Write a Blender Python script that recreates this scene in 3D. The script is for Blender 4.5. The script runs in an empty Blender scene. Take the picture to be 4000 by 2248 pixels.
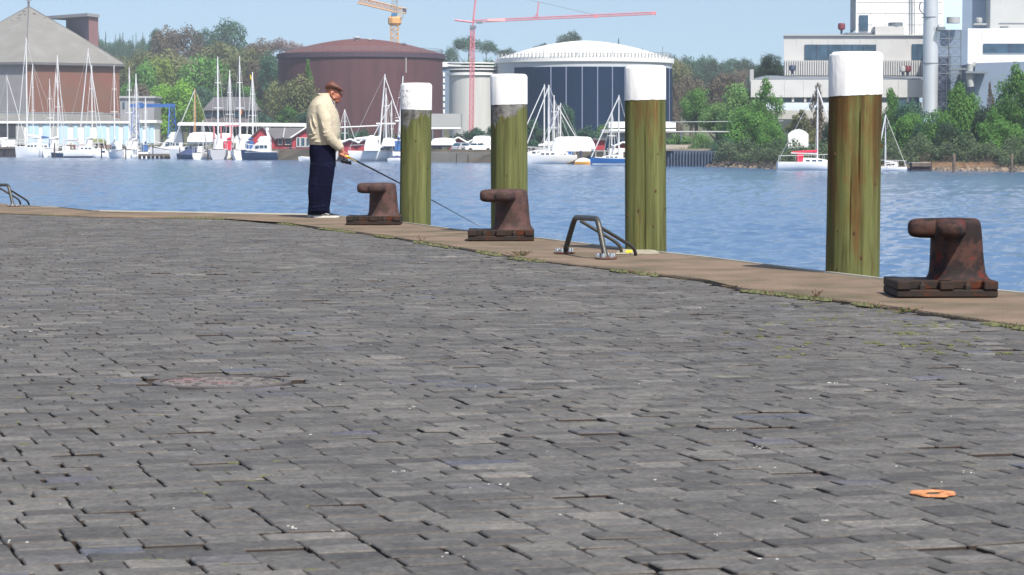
import bpy, math, random
import numpy as np
from mathutils import Vector, Matrix, noise as mnoise

R = math.radians
rnd = random.Random(7)
SC = bpy.context.scene
COL = SC.collection

# ------------------------------------------------------------------ camera
F = 10500.0            # focal length in photo pixels (photo 4000 x 2248)
CAMH = 0.94
HOR = 565.0
PITCH = math.atan((1124 - HOR) / F)
cam_d = bpy.data.cameras.new('camera')
cam = bpy.data.objects.new('camera', cam_d)
COL.objects.link(cam)
cam.location = (0, 0, CAMH)
cam.rotation_euler = (R(90) - PITCH, 0, 0)
cam_d.sensor_width = 36.0
cam_d.lens = 36.0 * F / 4000.0
cam_d.clip_start = 0.2
cam_d.clip_end = 6000
cam_d.dof.use_dof = True
cam_d.dof.focus_distance = 24.0
cam_d.dof.aperture_fstop = 20.0
SC.camera = cam

# ------------------------------------------------------------------ sky + sun
SUN_EL, SUN_AZ = R(53), R(153)      # azimuth clockwise from +Y: behind the camera, to the right
world = bpy.data.worlds.new("World")
SC.world = world
world.use_nodes = True
nt = world.node_tree
nt.nodes.clear()
sky = nt.nodes.new('ShaderNodeTexSky')
sky.sky_type = 'NISHITA'
sky.sun_disc = False
sky.sun_elevation = SUN_EL
sky.sun_rotation = SUN_AZ
sky.air_density = 1.0
sky.dust_density = 1.7
sky.ozone_density = 1.6
# look the sky up a little higher, so that the horizon keeps the pale blue of the hazy spring sky
tcw = nt.nodes.new('ShaderNodeTexCoord')
mpw = nt.nodes.new('ShaderNodeMapping'); mpw.inputs['Scale'].default_value = (1, 1, 0.92); mpw.inputs['Location'].default_value = (0, 0, 0.10)
nt.links.new(tcw.outputs['Generated'], mpw.inputs[0]); nt.links.new(mpw.outputs[0], sky.inputs[0])
bg = nt.nodes.new('ShaderNodeBackground')
bg.inputs['Strength'].default_value = 0.090
wo = nt.nodes.new('ShaderNodeOutputWorld')
nt.links.new(sky.outputs[0], bg.inputs[0])
nt.links.new(bg.outputs[0], wo.inputs[0])
sun_d = bpy.data.lights.new('sun', 'SUN')
sun_d.energy = 3.7
sun_d.angle = R(0.55)
sun_d.color = (1.0, 0.95, 0.865)
sun = bpy.data.objects.new('sun', sun_d)
COL.objects.link(sun)
sdir = Vector((math.sin(SUN_AZ) * math.cos(SUN_EL), math.cos(SUN_AZ) * math.cos(SUN_EL), math.sin(SUN_EL)))
sun.rotation_euler = sdir.to_track_quat('Z', 'Y').to_euler()
sun.location = (20, -20, 60)
SC.view_settings.view_transform = 'Standard'
SC.view_settings.look = 'None'
SC.view_settings.exposure = 0.8
SC.view_settings.gamma = 1.0
SC.view_settings.use_curve_mapping = False
SC.render.engine = 'CYCLES'
SC.cycles.max_bounces = 6
SC.cycles.volume_bounces = 1
SC.cycles.transparent_max_bounces = 8

# ------------------------------------------------------------------ projection helpers
WATER = -1.76
_cp, _sp = math.cos(PITCH), math.sin(PITCH)

def P(px, py, d):
    """world point seen at photo pixel (px, py) at distance Y = d"""
    u, v = (px - 2000) / F, (1124 - py) / F
    dy = _cp + v * _sp
    dz = -_sp + v * _cp
    t = d / dy
    return Vector((u * t, d, CAMH + dz * t))

def X(px, d): return P(px, HOR, d).x
def Z(py, d): return P(2000, py, d).z

def G(px, py, z=0.0):
    u, v = (px - 2000) / F, (1124 - py) / F
    dy = _cp + v * _sp
    dz = -_sp + v * _cp
    t = (z - CAMH) / dz
    return Vector((u * t, dy * t, z))

SH = [(-900, 650), (0, 590), (700, 497), (1570, 423), (2450, 352), (2700, 335), (3050, 292), (3800, 270), (4900, 240)]
def shore(px): return float(np.interp(px, [a for a, b in SH], [b for a, b in SH]))

# ------------------------------------------------------------------ materials
MATS = {}
def srgb(r, g, b):
    f = lambda c: (c / 255 / 12.92) if c / 255 <= 0.04045 else ((c / 255 + 0.055) / 1.055) ** 2.4
    return (f(r), f(g), f(b))

def mat(name, col, rough=0.6, var=0.12, scale=3.0, bump=0.0, bscale=None, metal=0.0, col2=None, mix=(0.45, 0.6),
        stretch=(1, 1, 1), spec=0.5, trans=0.0, objvar=0.0, detail=5.0):
    if name in MATS: return MATS[name]
    m = bpy.data.materials.new(name)
    m.use_nodes = True
    n = m.node_tree; N = n.nodes; L = n.links
    b = N['Principled BSDF']
    b.inputs['Roughness'].default_value = rough
    b.inputs['Metallic'].default_value = metal
    b.inputs['Specular IOR Level'].default_value = spec
    tc = N.new('ShaderNodeTexCoord')
    mp = N.new('ShaderNodeMapping'); mp.inputs['Scale'].default_value = stretch
    L.new(tc.outputs['Object'], mp.inputs['Vector'])
    nz = N.new('ShaderNodeTexNoise'); nz.inputs['Scale'].default_value = scale; nz.inputs['Detail'].default_value = detail
    L.new(mp.outputs[0], nz.inputs['Vector'])
    rp = N.new('ShaderNodeValToRGB')
    c = col
    rp.color_ramp.elements[0].position = 0.3
    rp.color_ramp.elements[1].position = 0.7
    rp.color_ramp.elements[0].color = tuple(max(0, x * (1 - var)) for x in c) + (1,)
    rp.color_ramp.elements[1].color = tuple(min(1, x * (1 + var)) for x in c) + (1,)
    L.new(nz.outputs['Fac'], rp.inputs[0])
    out = rp.outputs[0]
    if col2 is not None:
        nz2 = N.new('ShaderNodeTexNoise'); nz2.inputs['Scale'].default_value = scale * 0.45; nz2.inputs['Detail'].default_value = 8
        nz2.inputs['Roughness'].default_value = 0.65
        mp2 = N.new('ShaderNodeMapping'); mp2.inputs['Location'].default_value = (13.1, 7.7, 3.3); mp2.inputs['Scale'].default_value = stretch
        L.new(tc.outputs['Object'], mp2.inputs['Vector']); L.new(mp2.outputs[0], nz2.inputs['Vector'])
        mr = N.new('ShaderNodeMapRange'); mr.inputs['From Min'].default_value = mix[0]; mr.inputs['From Max'].default_value = mix[1]
        L.new(nz2.outputs['Fac'], mr.inputs['Value'])
        mx = N.new('ShaderNodeMix'); mx.data_type = 'RGBA'
        L.new(mr.outputs[0], mx.inputs['Factor']); L.new(out, mx.inputs['A'])
        mx.inputs['B'].default_value = tuple(col2) + (1,)
        out = mx.outputs['Result']
    if objvar > 0:
        oi = N.new('ShaderNodeObjectInfo')
        hs = N.new('ShaderNodeHueSaturation')
        m2 = N.new('ShaderNodeMapRange'); m2.inputs['To Min'].default_value = 1 - objvar; m2.inputs['To Max'].default_value = 1 + objvar
        L.new(oi.outputs['Random'], m2.inputs['Value']); L.new(m2.outputs[0], hs.inputs['Value'])
        L.new(out, hs.inputs['Color']); out = hs.outputs[0]
    L.new(out, b.inputs['Base Color'])
    if trans > 0:
        b.inputs['Subsurface Weight'].default_value = 0.0
        tr = N.new('ShaderNodeBsdfTranslucent'); L.new(out, tr.inputs['Color'])
        ms = N.new('ShaderNodeMixShader'); ms.inputs[0].default_value = trans
        L.new(b.outputs[0], ms.inputs[1]); L.new(tr.outputs[0], ms.inputs[2])
        L.new(ms.outputs[0], N['Material Output'].inputs['Surface'])
    if bump > 0:
        bn = N.new('ShaderNodeTexNoise'); bn.inputs['Scale'].default_value = bscale or scale * 4; bn.inputs['Detail'].default_value = 6
        L.new(mp.outputs[0], bn.inputs['Vector'])
        bp = N.new('ShaderNodeBump'); bp.inputs['Strength'].default_value = bump; bp.inputs['Distance'].default_value = 0.02
        L.new(bn.outputs['Fac'], bp.inputs['Height']); L.new(bp.outputs[0], b.inputs['Normal'])
    MATS[name] = m
    return m

# ------------------------------------------------------------------ mesh builder
class B:
    def __init__(s): s.v = []; s.f = []
    def add(s, vs, fs):
        o = len(s.v); s.v += [Vector(p) for p in vs]; s.f += [tuple(i + o for i in f) for f in fs]; return s
    def box(s, x0, x1, y0, y1, z0, z1):
        return s.add([(x0, y0, z0), (x1, y0, z0), (x1, y1, z0), (x0, y1, z0), (x0, y0, z1), (x1, y0, z1), (x1, y1, z1), (x0, y1, z1)],
                     [(0, 3, 2, 1), (4, 5, 6, 7), (0, 1, 5, 4), (1, 2, 6, 5), (2, 3, 7, 6), (3, 0, 4, 7)])
    def bevbox(s, x0, x1, y0, y1, z0, z1, b):
        pts = []
        for z, k in ((z0, b), (z0 + b, 0), (z1 - b, 0), (z1, b)):
            xs0, xs1, ys0, ys1 = x0 + k, x1 - k, y0 + k, y1 - k
            pts.append([(xs0 + b, ys0, z), (xs1 - b, ys0, z), (xs1, ys0 + b, z), (xs1, ys1 - b, z), (xs1 - b, ys1, z), (xs0 + b, ys1, z), (xs0, ys1 - b, z), (xs0, ys0 + b, z)])
        return s.rings(pts)
    def rings(s, rings, cap0=True, cap1=True, closed=True):
        n = len(rings[0]); vs = [p for r in rings for p in r]; fs = []
        for i in range(len(rings) - 1):
            for j in range(n if closed else n - 1):
                a = i * n + j; b = i * n + (j + 1) % n
                fs.append((a, b, b + n, a + n))
        if cap0: fs.append(tuple(range(n - 1, -1, -1)))
        if cap1: fs.append(tuple(range((len(rings) - 1) * n, len(rings) * n)))
        return s.add(vs, fs)
    def lathe(s, prof, n=24, c=(0, 0, 0), ph=0.0, cap=True):
        rs = [[(c[0] + r * math.cos(ph + 2 * math.pi * k / n), c[1] + r * math.sin(ph + 2 * math.pi * k / n), c[2] + z) for k in range(n)] for r, z in prof]
        return s.rings(rs, cap, cap)
    def tube(s, pts, r, n=8, cap=True, flat=1.0):
        pts = [Vector(p) for p in pts]; rs = []
        up = Vector((0, 0, 1)); prev = None
        for i, p in enumerate(pts):
            t = (pts[min(i + 1, len(pts) - 1)] - pts[max(i - 1, 0)]).normalized()
            if prev is None:
                a = t.cross(up)
                if a.length < 1e-3: a = t.cross(Vector((0, 1, 0)))
                a.normalize()
            else:
                a = (prev - t * prev.dot(t)).normalized()
            prev = a; b = t.cross(a).normalized()
            rr = r[i] if isinstance(r, (list, tuple)) else r
            rs.append([p + a * rr * math.cos(2 * math.pi * k / n) + b * rr * flat * math.sin(2 * math.pi * k / n) for k in range(n)])
        return s.rings(rs, cap, cap)
    def prism(s, poly, y0, y1):      # poly of (x, z)
        n = len(poly)
        return s.add([(x, y0, z) for x, z in poly] + [(x, y1, z) for x, z in poly],
                     [tuple(range(n)), tuple(range(2 * n - 1, n - 1, -1))] + [(i, i + n, (i + 1) % n + n, (i + 1) % n) for i in range(n)])
    def slab(s, poly, z0, z1):       # poly of (x, y)
        n = len(poly)
        return s.add([(x, y, z0) for x, y in poly] + [(x, y, z1) for x, y in poly],
                     [tuple(range(n - 1, -1, -1)), tuple(range(n, 2 * n))] + [(i, (i + 1) % n, (i + 1) % n + n, i + n) for i in range(n)])
    def ell(s, c, rx, ry, rz, n=12, m=8, rot=None):
        rs = []
        for i in range(1, m):
            a = math.pi * i / m - math.pi / 2
            rs.append([(rx * math.cos(a) * math.cos(2 * math.pi * k / n), ry * math.cos(a) * math.sin(2 * math.pi * k / n), rz * math.sin(a)) for k in range(n)])
        b = B().rings(rs, False, False)
        o = len(b.v); b.v += [Vector((0, 0, -rz)), Vector((0, 0, rz))]
        for k in range(n):
            b.f.append((o, (k + 1) % n, k)); b.f.append((o + 1, (m - 2) * n + k, (m - 2) * n + (k + 1) % n))
        M = Matrix.Translation(Vector(c)) @ (rot.to_matrix().to_4x4() if rot is not None else Matrix())
        return s.add([M @ p for p in b.v], b.f)
    def xf(s, M): s.v = [M @ p for p in s.v]; return s
    def join(s, o): return s.add(o.v, o.f)
    def mesh(s, name, off=Vector((0, 0, 0))):
        me = bpy.data.meshes.new(name)
        me.from_pydata([tuple(p - off) for p in s.v], [], s.f)
        me.update(); me.validate()
        return me

def obj(name, me, m=None, parent=None, smooth=False, angle=None):
    if smooth:
        for p in me.polygons: p.use_smooth = True
    o = bpy.data.objects.new(name, me); COL.objects.link(o)
    if m is not None and not me.materials: me.materials.append(m)
    if parent is not None: o.parent = parent
    if smooth and angle is not None:
        try: me.set_sharp_from_angle(angle=R(angle))
        except Exception: pass
    return o

def thing(name, label, cat, loc=(0, 0, 0), rz=0.0, group=None):
    o = bpy.data.objects.new(name, None); COL.objects.link(o)
    o.empty_display_size = 0.3
    o.location = loc; o.rotation_euler = (0, 0, rz)
    o['label'] = label; o['category'] = cat
    if group: o['group'] = group
    return o

def part(name, b, m, t, smooth=False, world=False, angle=40, label=None):
    off = Vector(t.location) if (world and t is not None) else Vector((0, 0, 0))
    o = obj(name, b.mesh(name, off), m, t, smooth, angle)
    if label: o['label'] = label
    return o

def sub(name, b, m, p, t, smooth=False, world=False, angle=40):
    off = Vector(t.location) if world else Vector((0, 0, 0))
    return obj(name, b.mesh(name, off), m, p, smooth, angle)

def structure(name, b, m, smooth=False, kind='structure'):
    o = obj(name, b.mesh(name), m, None, smooth, 40); o['kind'] = kind; return o

def copy_tree(o, parent=None):
    c = o.copy(); COL.objects.link(c)
    if parent is not None: c.parent = parent
    for ch in list(o.children): copy_tree(ch, c)
    return c
# ------------------------------------------------------------------ base materials
m_concrete = mat('concrete_apron', srgb(120, 102, 85), 0.92, 0.20, 2.6, 0.7, 50, col2=srgb(88, 80, 60), mix=(0.46, 0.64))
m_nosing = mat('nosing_concrete', srgb(160, 156, 142), 0.8, 0.15, 3)
m_quaywall = mat('quay_wall', srgb(110, 105, 98), 0.9, 0.2, 2, 0.5)
m_bed = mat('paving_bed', (0.028, 0.022, 0.019), 0.95, 0.3, 8, 0.4)

# ------------------------------------------------------------------ water
def water_material():
    m = bpy.data.materials.new('harbour_water'); m.use_nodes = True
    N = m.node_tree.nodes; L = m.node_tree.links
    b = N['Principled BSDF']
    b.inputs['Base Color'].default_value = (0.078, 0.150, 0.272, 1)
    b.inputs['Roughness'].default_value = 0.16
    b.inputs['IOR'].default_value = 1.33
    tc = N.new('ShaderNodeTexCoord')
    def nz(scale, stretch, rot, detail=6, rough=0.6):
        mp = N.new('ShaderNodeMapping'); mp.inputs['Scale'].default_value = stretch; mp.inputs['Rotation'].default_value = (0, 0, rot)
        t = N.new('ShaderNodeTexNoise'); t.inputs['Scale'].default_value = scale; t.inputs['Detail'].default_value = detail
        t.inputs['Roughness'].default_value = rough
        t.inputs['Distortion'].default_value = 0.4
        L.new(tc.outputs['Object'], mp.inputs[0]); L.new(mp.outputs[0], t.inputs['Vector']); return t.outputs['Fac']
    a = nz(1.0, (0.55, 1.1, 1), R(12), 8, 0.62)
    c = nz(0.22, (0.6, 1.0, 1), R(-20), 3)
    fi = nz(3.2, (0.5, 1.2, 1), R(8), 4)
    af = N.new('ShaderNodeMath'); af.operation = 'MULTIPLY_ADD'; af.inputs[1].default_value = 1.2; L.new(fi, af.inputs[0]); L.new(a, af.inputs[2]); a = af.outputs[0]
    ad = N.new('ShaderNodeMath'); ad.operation = 'MULTIPLY_ADD'; ad.inputs[1].default_value = 1.6
    L.new(c, ad.inputs[0]); L.new(a, ad.inputs[2])
    bp = N.new('ShaderNodeBump'); bp.inputs['Strength'].default_value = 1.0; bp.inputs['Distance'].default_value = 0.06
    L.new(ad.outputs[0], bp.inputs['Height']); L.new(bp.outputs[0], b.inputs['Normal'])
    # wind patches change the roughness and turbidity a little
    w = nz(0.03, (0.3, 1.2, 1), R(5), 3)
    mr = N.new('ShaderNodeMapRange'); mr.inputs['To Min'].default_value = 0.06; mr.inputs['To Max'].default_value = 0.14
    L.new(w, mr.inputs['Value']); L.new(mr.outputs[0], b.inputs['Roughness'])
    return m
m_water = water_material()
def wave_height(xx, yy, seed=5):
    g = np.random.RandomState(seed); h = np.zeros_like(xx)
    for k in range(42):
        lam = 0.22 * (2.2 / 0.22) ** g.rand(); th = g.normal(np.pi / 2 + .25, .55); kk = 2 * np.pi / lam
        amp = WAVE * lam / (2 * np.pi) * (1.0 if lam < 2 else .6)
        ph = kk * (xx * np.cos(th) + yy * np.sin(th)) + g.rand() * 6.283
        gust = .92 + .16 * np.sin(xx * .031 * g.rand() + yy * .047 * g.rand() + g.rand() * 6)
        h += amp * gust * (np.sin(ph) + .22 * np.sin(2 * ph + 1.2))
    return h
WAVE = 0.046
zr = [6.0]
while zr[-1] < 705: zr.append(zr[-1] * 1.0065 + .01)
zr = np.array(zr)
ca = np.concatenate([np.linspace(-.85, -.23, 60, endpoint=False), np.linspace(-.23, .23, 420), np.linspace(.23, .85, 61)[1:]])
ZZ, AA = np.meshgrid(zr, ca, indexing='ij'); XX = ZZ * AA
HH = wave_height(XX, ZZ)
wv = np.stack([XX, ZZ, WATER + HH], -1).reshape(-1, 3)
nr_, nc_ = len(zr), len(ca)
ii_, jj_ = np.meshgrid(np.arange(nr_ - 1), np.arange(nc_ - 1), indexing='ij'); q0 = (ii_ * nc_ + jj_).ravel()
wf = np.stack([q0, q0 + 1, q0 + nc_ + 1, q0 + nc_], 1)
me = bpy.data.meshes.new('water'); me.from_pydata(wv.tolist(), [], wf.tolist()); me.update(); me.materials.append(m_water)
me.polygons.foreach_set('use_smooth', [True] * len(me.polygons))
ow = bpy.data.objects.new('water', me); COL.objects.link(ow); ow['kind'] = 'structure'

# ------------------------------------------------------------------ quay apron and paving
OUT = [(4000, 1162), (3423, 1101), (3100, 1061.5), (2750, 1016), (2430, 981), (2095, 940), (1774, 905), (1575, 878), (1380, 857), (1240, 846),
       (700, 836), (435, 832), (359, 831), (234, 817), (152, 814), (0, 803)]
INN = [(4000, 1288), (3455, 1205), (2900, 1138), (2750, 1102), (2050, 1018), (1914, 994), (1495, 926), (1250, 894), (1000, 863), (700, 855), (408, 851), (190, 844), (0, 837)]
outp = [G(*p) for p in OUT]; innp = [G(*p) for p in INN]
E = Vector((-0.29, 1.0, 0)).normalized()       # along the quay, away from the camera
RW = Vector((E.y, -E.x, 0))                      # along the rows of pavers, towards the water
o0 = outp[0]; i0 = innp[0]
outp = [o0 - E * 22] + outp + [outp[-1] + Vector((-4, 7, 0)), outp[-1] + Vector((-30, 40, 0))]
innp = [i0 - E * 22] + innp + [innp[-1] + Vector((-3, 3, 0)), innp[-1] + Vector((-30, 33, 0))]
APZ = 0.020
def resample(line, n):
    d = [0.0]
    for a, b in zip(line[:-1], line[1:]): d.append(d[-1] + (b - a).length)
    t = np.linspace(0, d[-1], n)
    return [Vector((np.interp(q, d, [p.x for p in line]), np.interp(q, d, [p.y for p in line]), 0)) for q in t]
NA = 420
oo = resample(outp, NA); ii = resample(innp, NA)
ba = B()
rows = []
for k in range(NA):
    w = (ii[k] - oo[k]); L_ = max(w.length, .01); wn = w / L_
    edge = 0.008 * mnoise.noise(Vector((k * 0.35, 3.1, 0))) + 0.008 * mnoise.noise(Vector((k * 0.07, 1.1, 0)))
    zz = APZ + 0.004 * mnoise.noise(Vector((k * .12, 0, 5)))
    a = oo[k]; b_ = ii[k] + wn * edge
    m1 = a.lerp(b_, 0.33); m2 = a.lerp(b_, 0.66)
    rows.append([a + Vector((0, 0, zz - 0.010)), a + wn * 0.05 + Vector((0, 0, zz)), m1 + Vector((0, 0, zz - .004)), m2 + Vector((0, 0, zz - .006)),
                 b_ - wn * 0.03 + Vector((0, 0, zz)), b_ + Vector((0, 0, zz - 0.010)), b_ + Vector((0, 0, -0.35))])
ba.rings(rows, False, False, closed=False)
quay = structure('quay_apron', ba, m_concrete, smooth=True)
# brown-pink concrete with algae towards the paving and pale worn edge: done by position noise
bn_ = B()
r2 = []
for k in range(NA):
    w = (oo[k] - ii[k]).normalized(); a = oo[k]
    r2.append([a - w * 0.075 + Vector((0, 0, APZ - .004)), a - w * 0.055 + Vector((0, 0, APZ + .011)), a + w * 0.03 + Vector((0, 0, APZ + .012)), a + w * 0.045 + Vector((0, 0, APZ - .03)), a + w * 0.045 + Vector((0, 0, -.25)), a + w * 0.0 + Vector((0, 0, -.25))])
bn_.rings(r2, False, False, closed=False)
structure('quay_edge', bn_, m_nosing, smooth=False)
bq = B()
bq.rings([[a + Vector((0, 0, 0.0)), a + Vector((0, 0, -5))] for a in oo], False, False, closed=False)
structure('quay_wall', bq, m_quaywall)
# bed under the pavers (one sheet, a little below their tops)
bb = B()
poly = [(p.x + .02, p.y) for p in innp]
bb.slab(poly + [(-120, 60), (-120, -25)], -0.5, -0.016)
bed = structure('paving', bb, m_bed)

# point-in-region test for pavers: left of the inner line
_iy = np.array([p.y for p in innp]); _ix = np.array([p.x for p in innp])
mono = np.maximum.accumulate(_iy)
def inner_dist(x, y):
    """positive on the paving side, distance from the apron border"""
    best = 1e9
    for a, b_ in zip(innp[:-1], innp[1:]):
        ab = b_ - a; t = max(0, min(1, ((x - a.x) * ab.x + (y - a.y) * ab.y) / (ab.length_squared + 1e-9)))
        qx, qy = a.x + ab.x * t - x, a.y + ab.y * t - y
        d2 = qx * qx + qy * qy
        if d2 < best:
            best = d2; sgn = ab.x * (y - a.y) - ab.y * (x - a.x)
    return math.sqrt(best) * (1 if sgn > 0 else -1)

# paver material: every island (or object) has its own tone
def brick_material():
    m = bpy.data.materials.new('paver_clinker'); m.use_nodes = True
    N = m.node_tree.nodes; L = m.node_tree.links
    b = N['Principled BSDF']; b.inputs['Roughness'].default_value = 0.62; b.inputs['Specular IOR Level'].default_value = 0.3
    ge = N.new('ShaderNodeNewGeometry'); oi = N.new('ShaderNodeObjectInfo')
    ad = N.new('ShaderNodeMath'); ad.operation = 'ADD'; L.new(ge.outputs['Random Per Island'], ad.inputs[0]); L.new(oi.outputs['Random'], ad.inputs[1])
    fr = N.new('ShaderNodeMath'); fr.operation = 'FRACT'; L.new(ad.outputs[0], fr.inputs[0])
    rp = N.new('ShaderNodeValToRGB'); cr = rp.color_ramp; cr.interpolation = 'LINEAR'
    k = 0.635
    warm = lambda c: (c[0] * k * 1.06, c[1] * k, c[2] * k * .92, 1)
    stops = [(0.0, (0.105, 0.104, 0.103)), (0.12, (0.125, 0.124, 0.123)), (0.45, (0.150, 0.149, 0.148)), (0.80, (0.172, 0.171, 0.168)), (0.93, (0.195, 0.194, 0.19)),
             (0.965, (0.255, 0.252, 0.245)), (0.975, (0.165, 0.165, 0.165)), (0.988, (0.142, 0.147, 0.190)), (0.995, (0.135, 0.150, 0.185))]
    cr.elements[0].position, cr.elements[0].color = stops[0][0], warm(stops[0][1])
    cr.elements[1].position, cr.elements[1].color = stops[-1][0], warm(stops[-1][1])
    for p, c in stops[1:-1]:
        e = cr.elements.new(p); e.color = warm(c)
    L.new(fr.outputs[0], rp.inputs[0])
    pos = ge.outputs['Position']
    def nz(scale, det=4, rough=0.6, off=0):
        t = N.new('ShaderNodeTexNoise'); t.inputs['Scale'].default_value = scale; t.inputs['Detail'].default_value = det; t.inputs['Roughness'].default_value = rough
        if off:
            mp = N.new('ShaderNodeMapping'); mp.inputs['Location'].default_value = (off, off, 0); L.new(pos, mp.inputs[0]); L.new(mp.outputs[0], t.inputs['Vector'])
        else: L.new(pos, t.inputs['Vector'])
        return t.outputs['Fac']
    def rng(v, a, b_, c, d):
        mr = N.new('ShaderNodeMapRange'); mr.inputs[1].default_value = a; mr.inputs[2].default_value = b_; mr.inputs[3].default_value = c; mr.inputs[4].default_value = d
        L.new(v, mr.inputs[0]); return mr.outputs[0]
    big = rng(nz(1.4, 5), 0.3, 0.7, 0.76, 1.20)
    fine = rng(nz(60, 5, 0.8), 0.38, 0.62, 0.66, 1.34)
    midn = rng(nz(13, 5, .75, 19), .38, .62, .80, 1.20)
    m0 = N.new('ShaderNodeMath'); m0.operation = 'MULTIPLY'; L.new(big, m0.inputs[0]); L.new(midn, m0.inputs[1])
    mm = N.new('ShaderNodeMath'); mm.operation = 'MULTIPLY'; L.new(m0.outputs[0], mm.inputs[0]); L.new(fine, mm.inputs[1])
    hs = N.new('ShaderNodeHueSaturation'); L.new(rp.outputs[0], hs.inputs['Color']); L.new(mm.outputs[0], hs.inputs['Value'])
    # light scuffs and lime bloom
    sc = rng(nz(9, 8, 0.8, 31), 0.66, 0.74, 0, 0.55)
    mx = N.new('ShaderNodeMix'); mx.data_type = 'RGBA'; L.new(sc, mx.inputs['Factor']); L.new(hs.outputs[0], mx.inputs['A']); mx.inputs['B'].default_value = (0.26, 0.255, 0.24, 1)
    # moss / algae stains, patchy
    ms = rng(nz(1.3, 8, 0.78, 77), 0.615, 0.69, 0, 0.65)
    mx2 = N.new('ShaderNodeMix'); mx2.data_type = 'RGBA'; L.new(ms, mx2.inputs['Factor']); L.new(mx.outputs['Result'], mx2.inputs['A']); mx2.inputs['B'].default_value = (0.16, 0.165, 0.09, 1)
    # soil packed against the sides of the stones
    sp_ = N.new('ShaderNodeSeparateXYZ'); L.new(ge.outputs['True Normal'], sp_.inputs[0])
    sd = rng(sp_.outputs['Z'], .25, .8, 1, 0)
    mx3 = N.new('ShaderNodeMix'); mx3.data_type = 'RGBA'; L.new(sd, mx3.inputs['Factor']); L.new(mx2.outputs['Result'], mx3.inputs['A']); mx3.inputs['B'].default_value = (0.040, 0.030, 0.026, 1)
    L.new(mx3.outputs['Result'], b.inputs['Base Color'])
    bp = N.new('ShaderNodeBump'); bp.inputs['Strength'].default_value = 0.5; bp.inputs['Distance'].default_value = 0.004
    L.new(nz(70, 6, 0.7, 5), bp.inputs['Height']); L.new(bp.outputs[0], b.inputs['Normal'])
    return m
m_brick = brick_material()

def paver(rng_, length):
    """one worn paver, 0.214 x 0.104 m, top at z=0: chipped corners, softened edge"""
    hx, hy = length / 2 - .0005 - rng_.uniform(0, .0030), 0.0552 - rng_.uniform(0, .0015)
    top, mid, bot = [], [], []
    for sx, sy in ((-1, -1), (1, -1), (1, 1), (-1, 1)):
        c1 = rng_.uniform(.002, .005) + (rng_.random() < .13) * rng_.uniform(.006, .022)
        c2 = rng_.uniform(.002, .005) + (rng_.random() < .13) * rng_.uniform(.003, .012)
        a = (sx * (hx - c1), sy * hy); b_ = (sx * hx, sy * (hy - c2))
        pr = (a, b_) if sx * sy > 0 else (b_, a)
        for q in (pr if sx * sy < 0 else (pr[0], pr[1])):
            mid.append(q)
    # order counter-clockwise by angle
    mid.sort(key=lambda q: math.atan2(q[1] * 2, q[0]))
    e = 0.0035
    for x, y in mid:
        top.append((x - math.copysign(e, x), y - math.copysign(e * .8, y), 0.0 + rng_.uniform(-.0012, .0008)))
    m_ = [(x, y, -0.0035) for x, y in mid]; b2 = [(x, y, -0.045) for x, y in mid]
    vs = b2 + m_ + top; n = 8; fs = []
    for i in range(2):
        for j in range(n): fs.append((i * n + j, i * n + (j + 1) % n, (i + 1) * n + (j + 1) % n, (i + 1) * n + j))
    fs.append(tuple(range(2 * n, 3 * n)))
    return vs, fs
prng = random.Random(3)
LENS = (.147, .221, .184)
variants = [paver(prng, LENS[q // 7]) for q in range(21)]
vmesh = []
for k, (vs, fs) in enumerate(variants):
    me = bpy.data.meshes.new('brick'); me.from_pydata(vs, [], fs); me.update(); me.materials.append(m_brick); vmesh.append(me)

def ground_h(x, y):
    return (0.010 * mnoise.noise(Vector((x * 0.55, y * 0.55, 0))) + 0.006 * mnoise.noise(Vector((x * 1.6, y * 1.3, 9))))
MH = G(868, 1489); MH_R = 0.275
slots = []
PY_ = 0.113
rowr = random.Random(17)
for j in range(-40, 420):
    u_ = -16.0 + (j % 2) * .0745 + rowr.gauss(0, .006)
    wob = 0.0
    while u_ < 16:
        r_ = rowr.random(); li = 0 if r_ < .82 else 1
        wob = wob * .8 + rowr.gauss(0, .002)
        uc = u_ + wob + LENS[li] / 2; u_ += (.149 if li == 0 else .2235)
        c = RW * uc + E * (j * PY_ + .004 * math.sin(uc * 1.7 + j * .4))
        x, y = c.x, c.y
        if y < 3.6 or y > 37.5: continue
        if abs(x) > 0.1935 * y + 2.8: continue
        dd = inner_dist(x, y) if (x > -0.30 * y - 1 and (x * E.y - y * E.x) > 4.2) or y > 26 else 9
        if dd < -0.02: continue
        if (Vector((x, y)) - Vector((MH.x, MH.y))).length < MH_R + 0.04: continue
        slots.append((x, y, li))
print('pavers', len(slots))
SZ = math.atan2(RW.y, RW.x)
allv, allf = [], []
slots.sort(key=lambda s_: s_[1])
n_ind = 0
NV = [np.array(v) for v, f in variants]
off = 0
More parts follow.
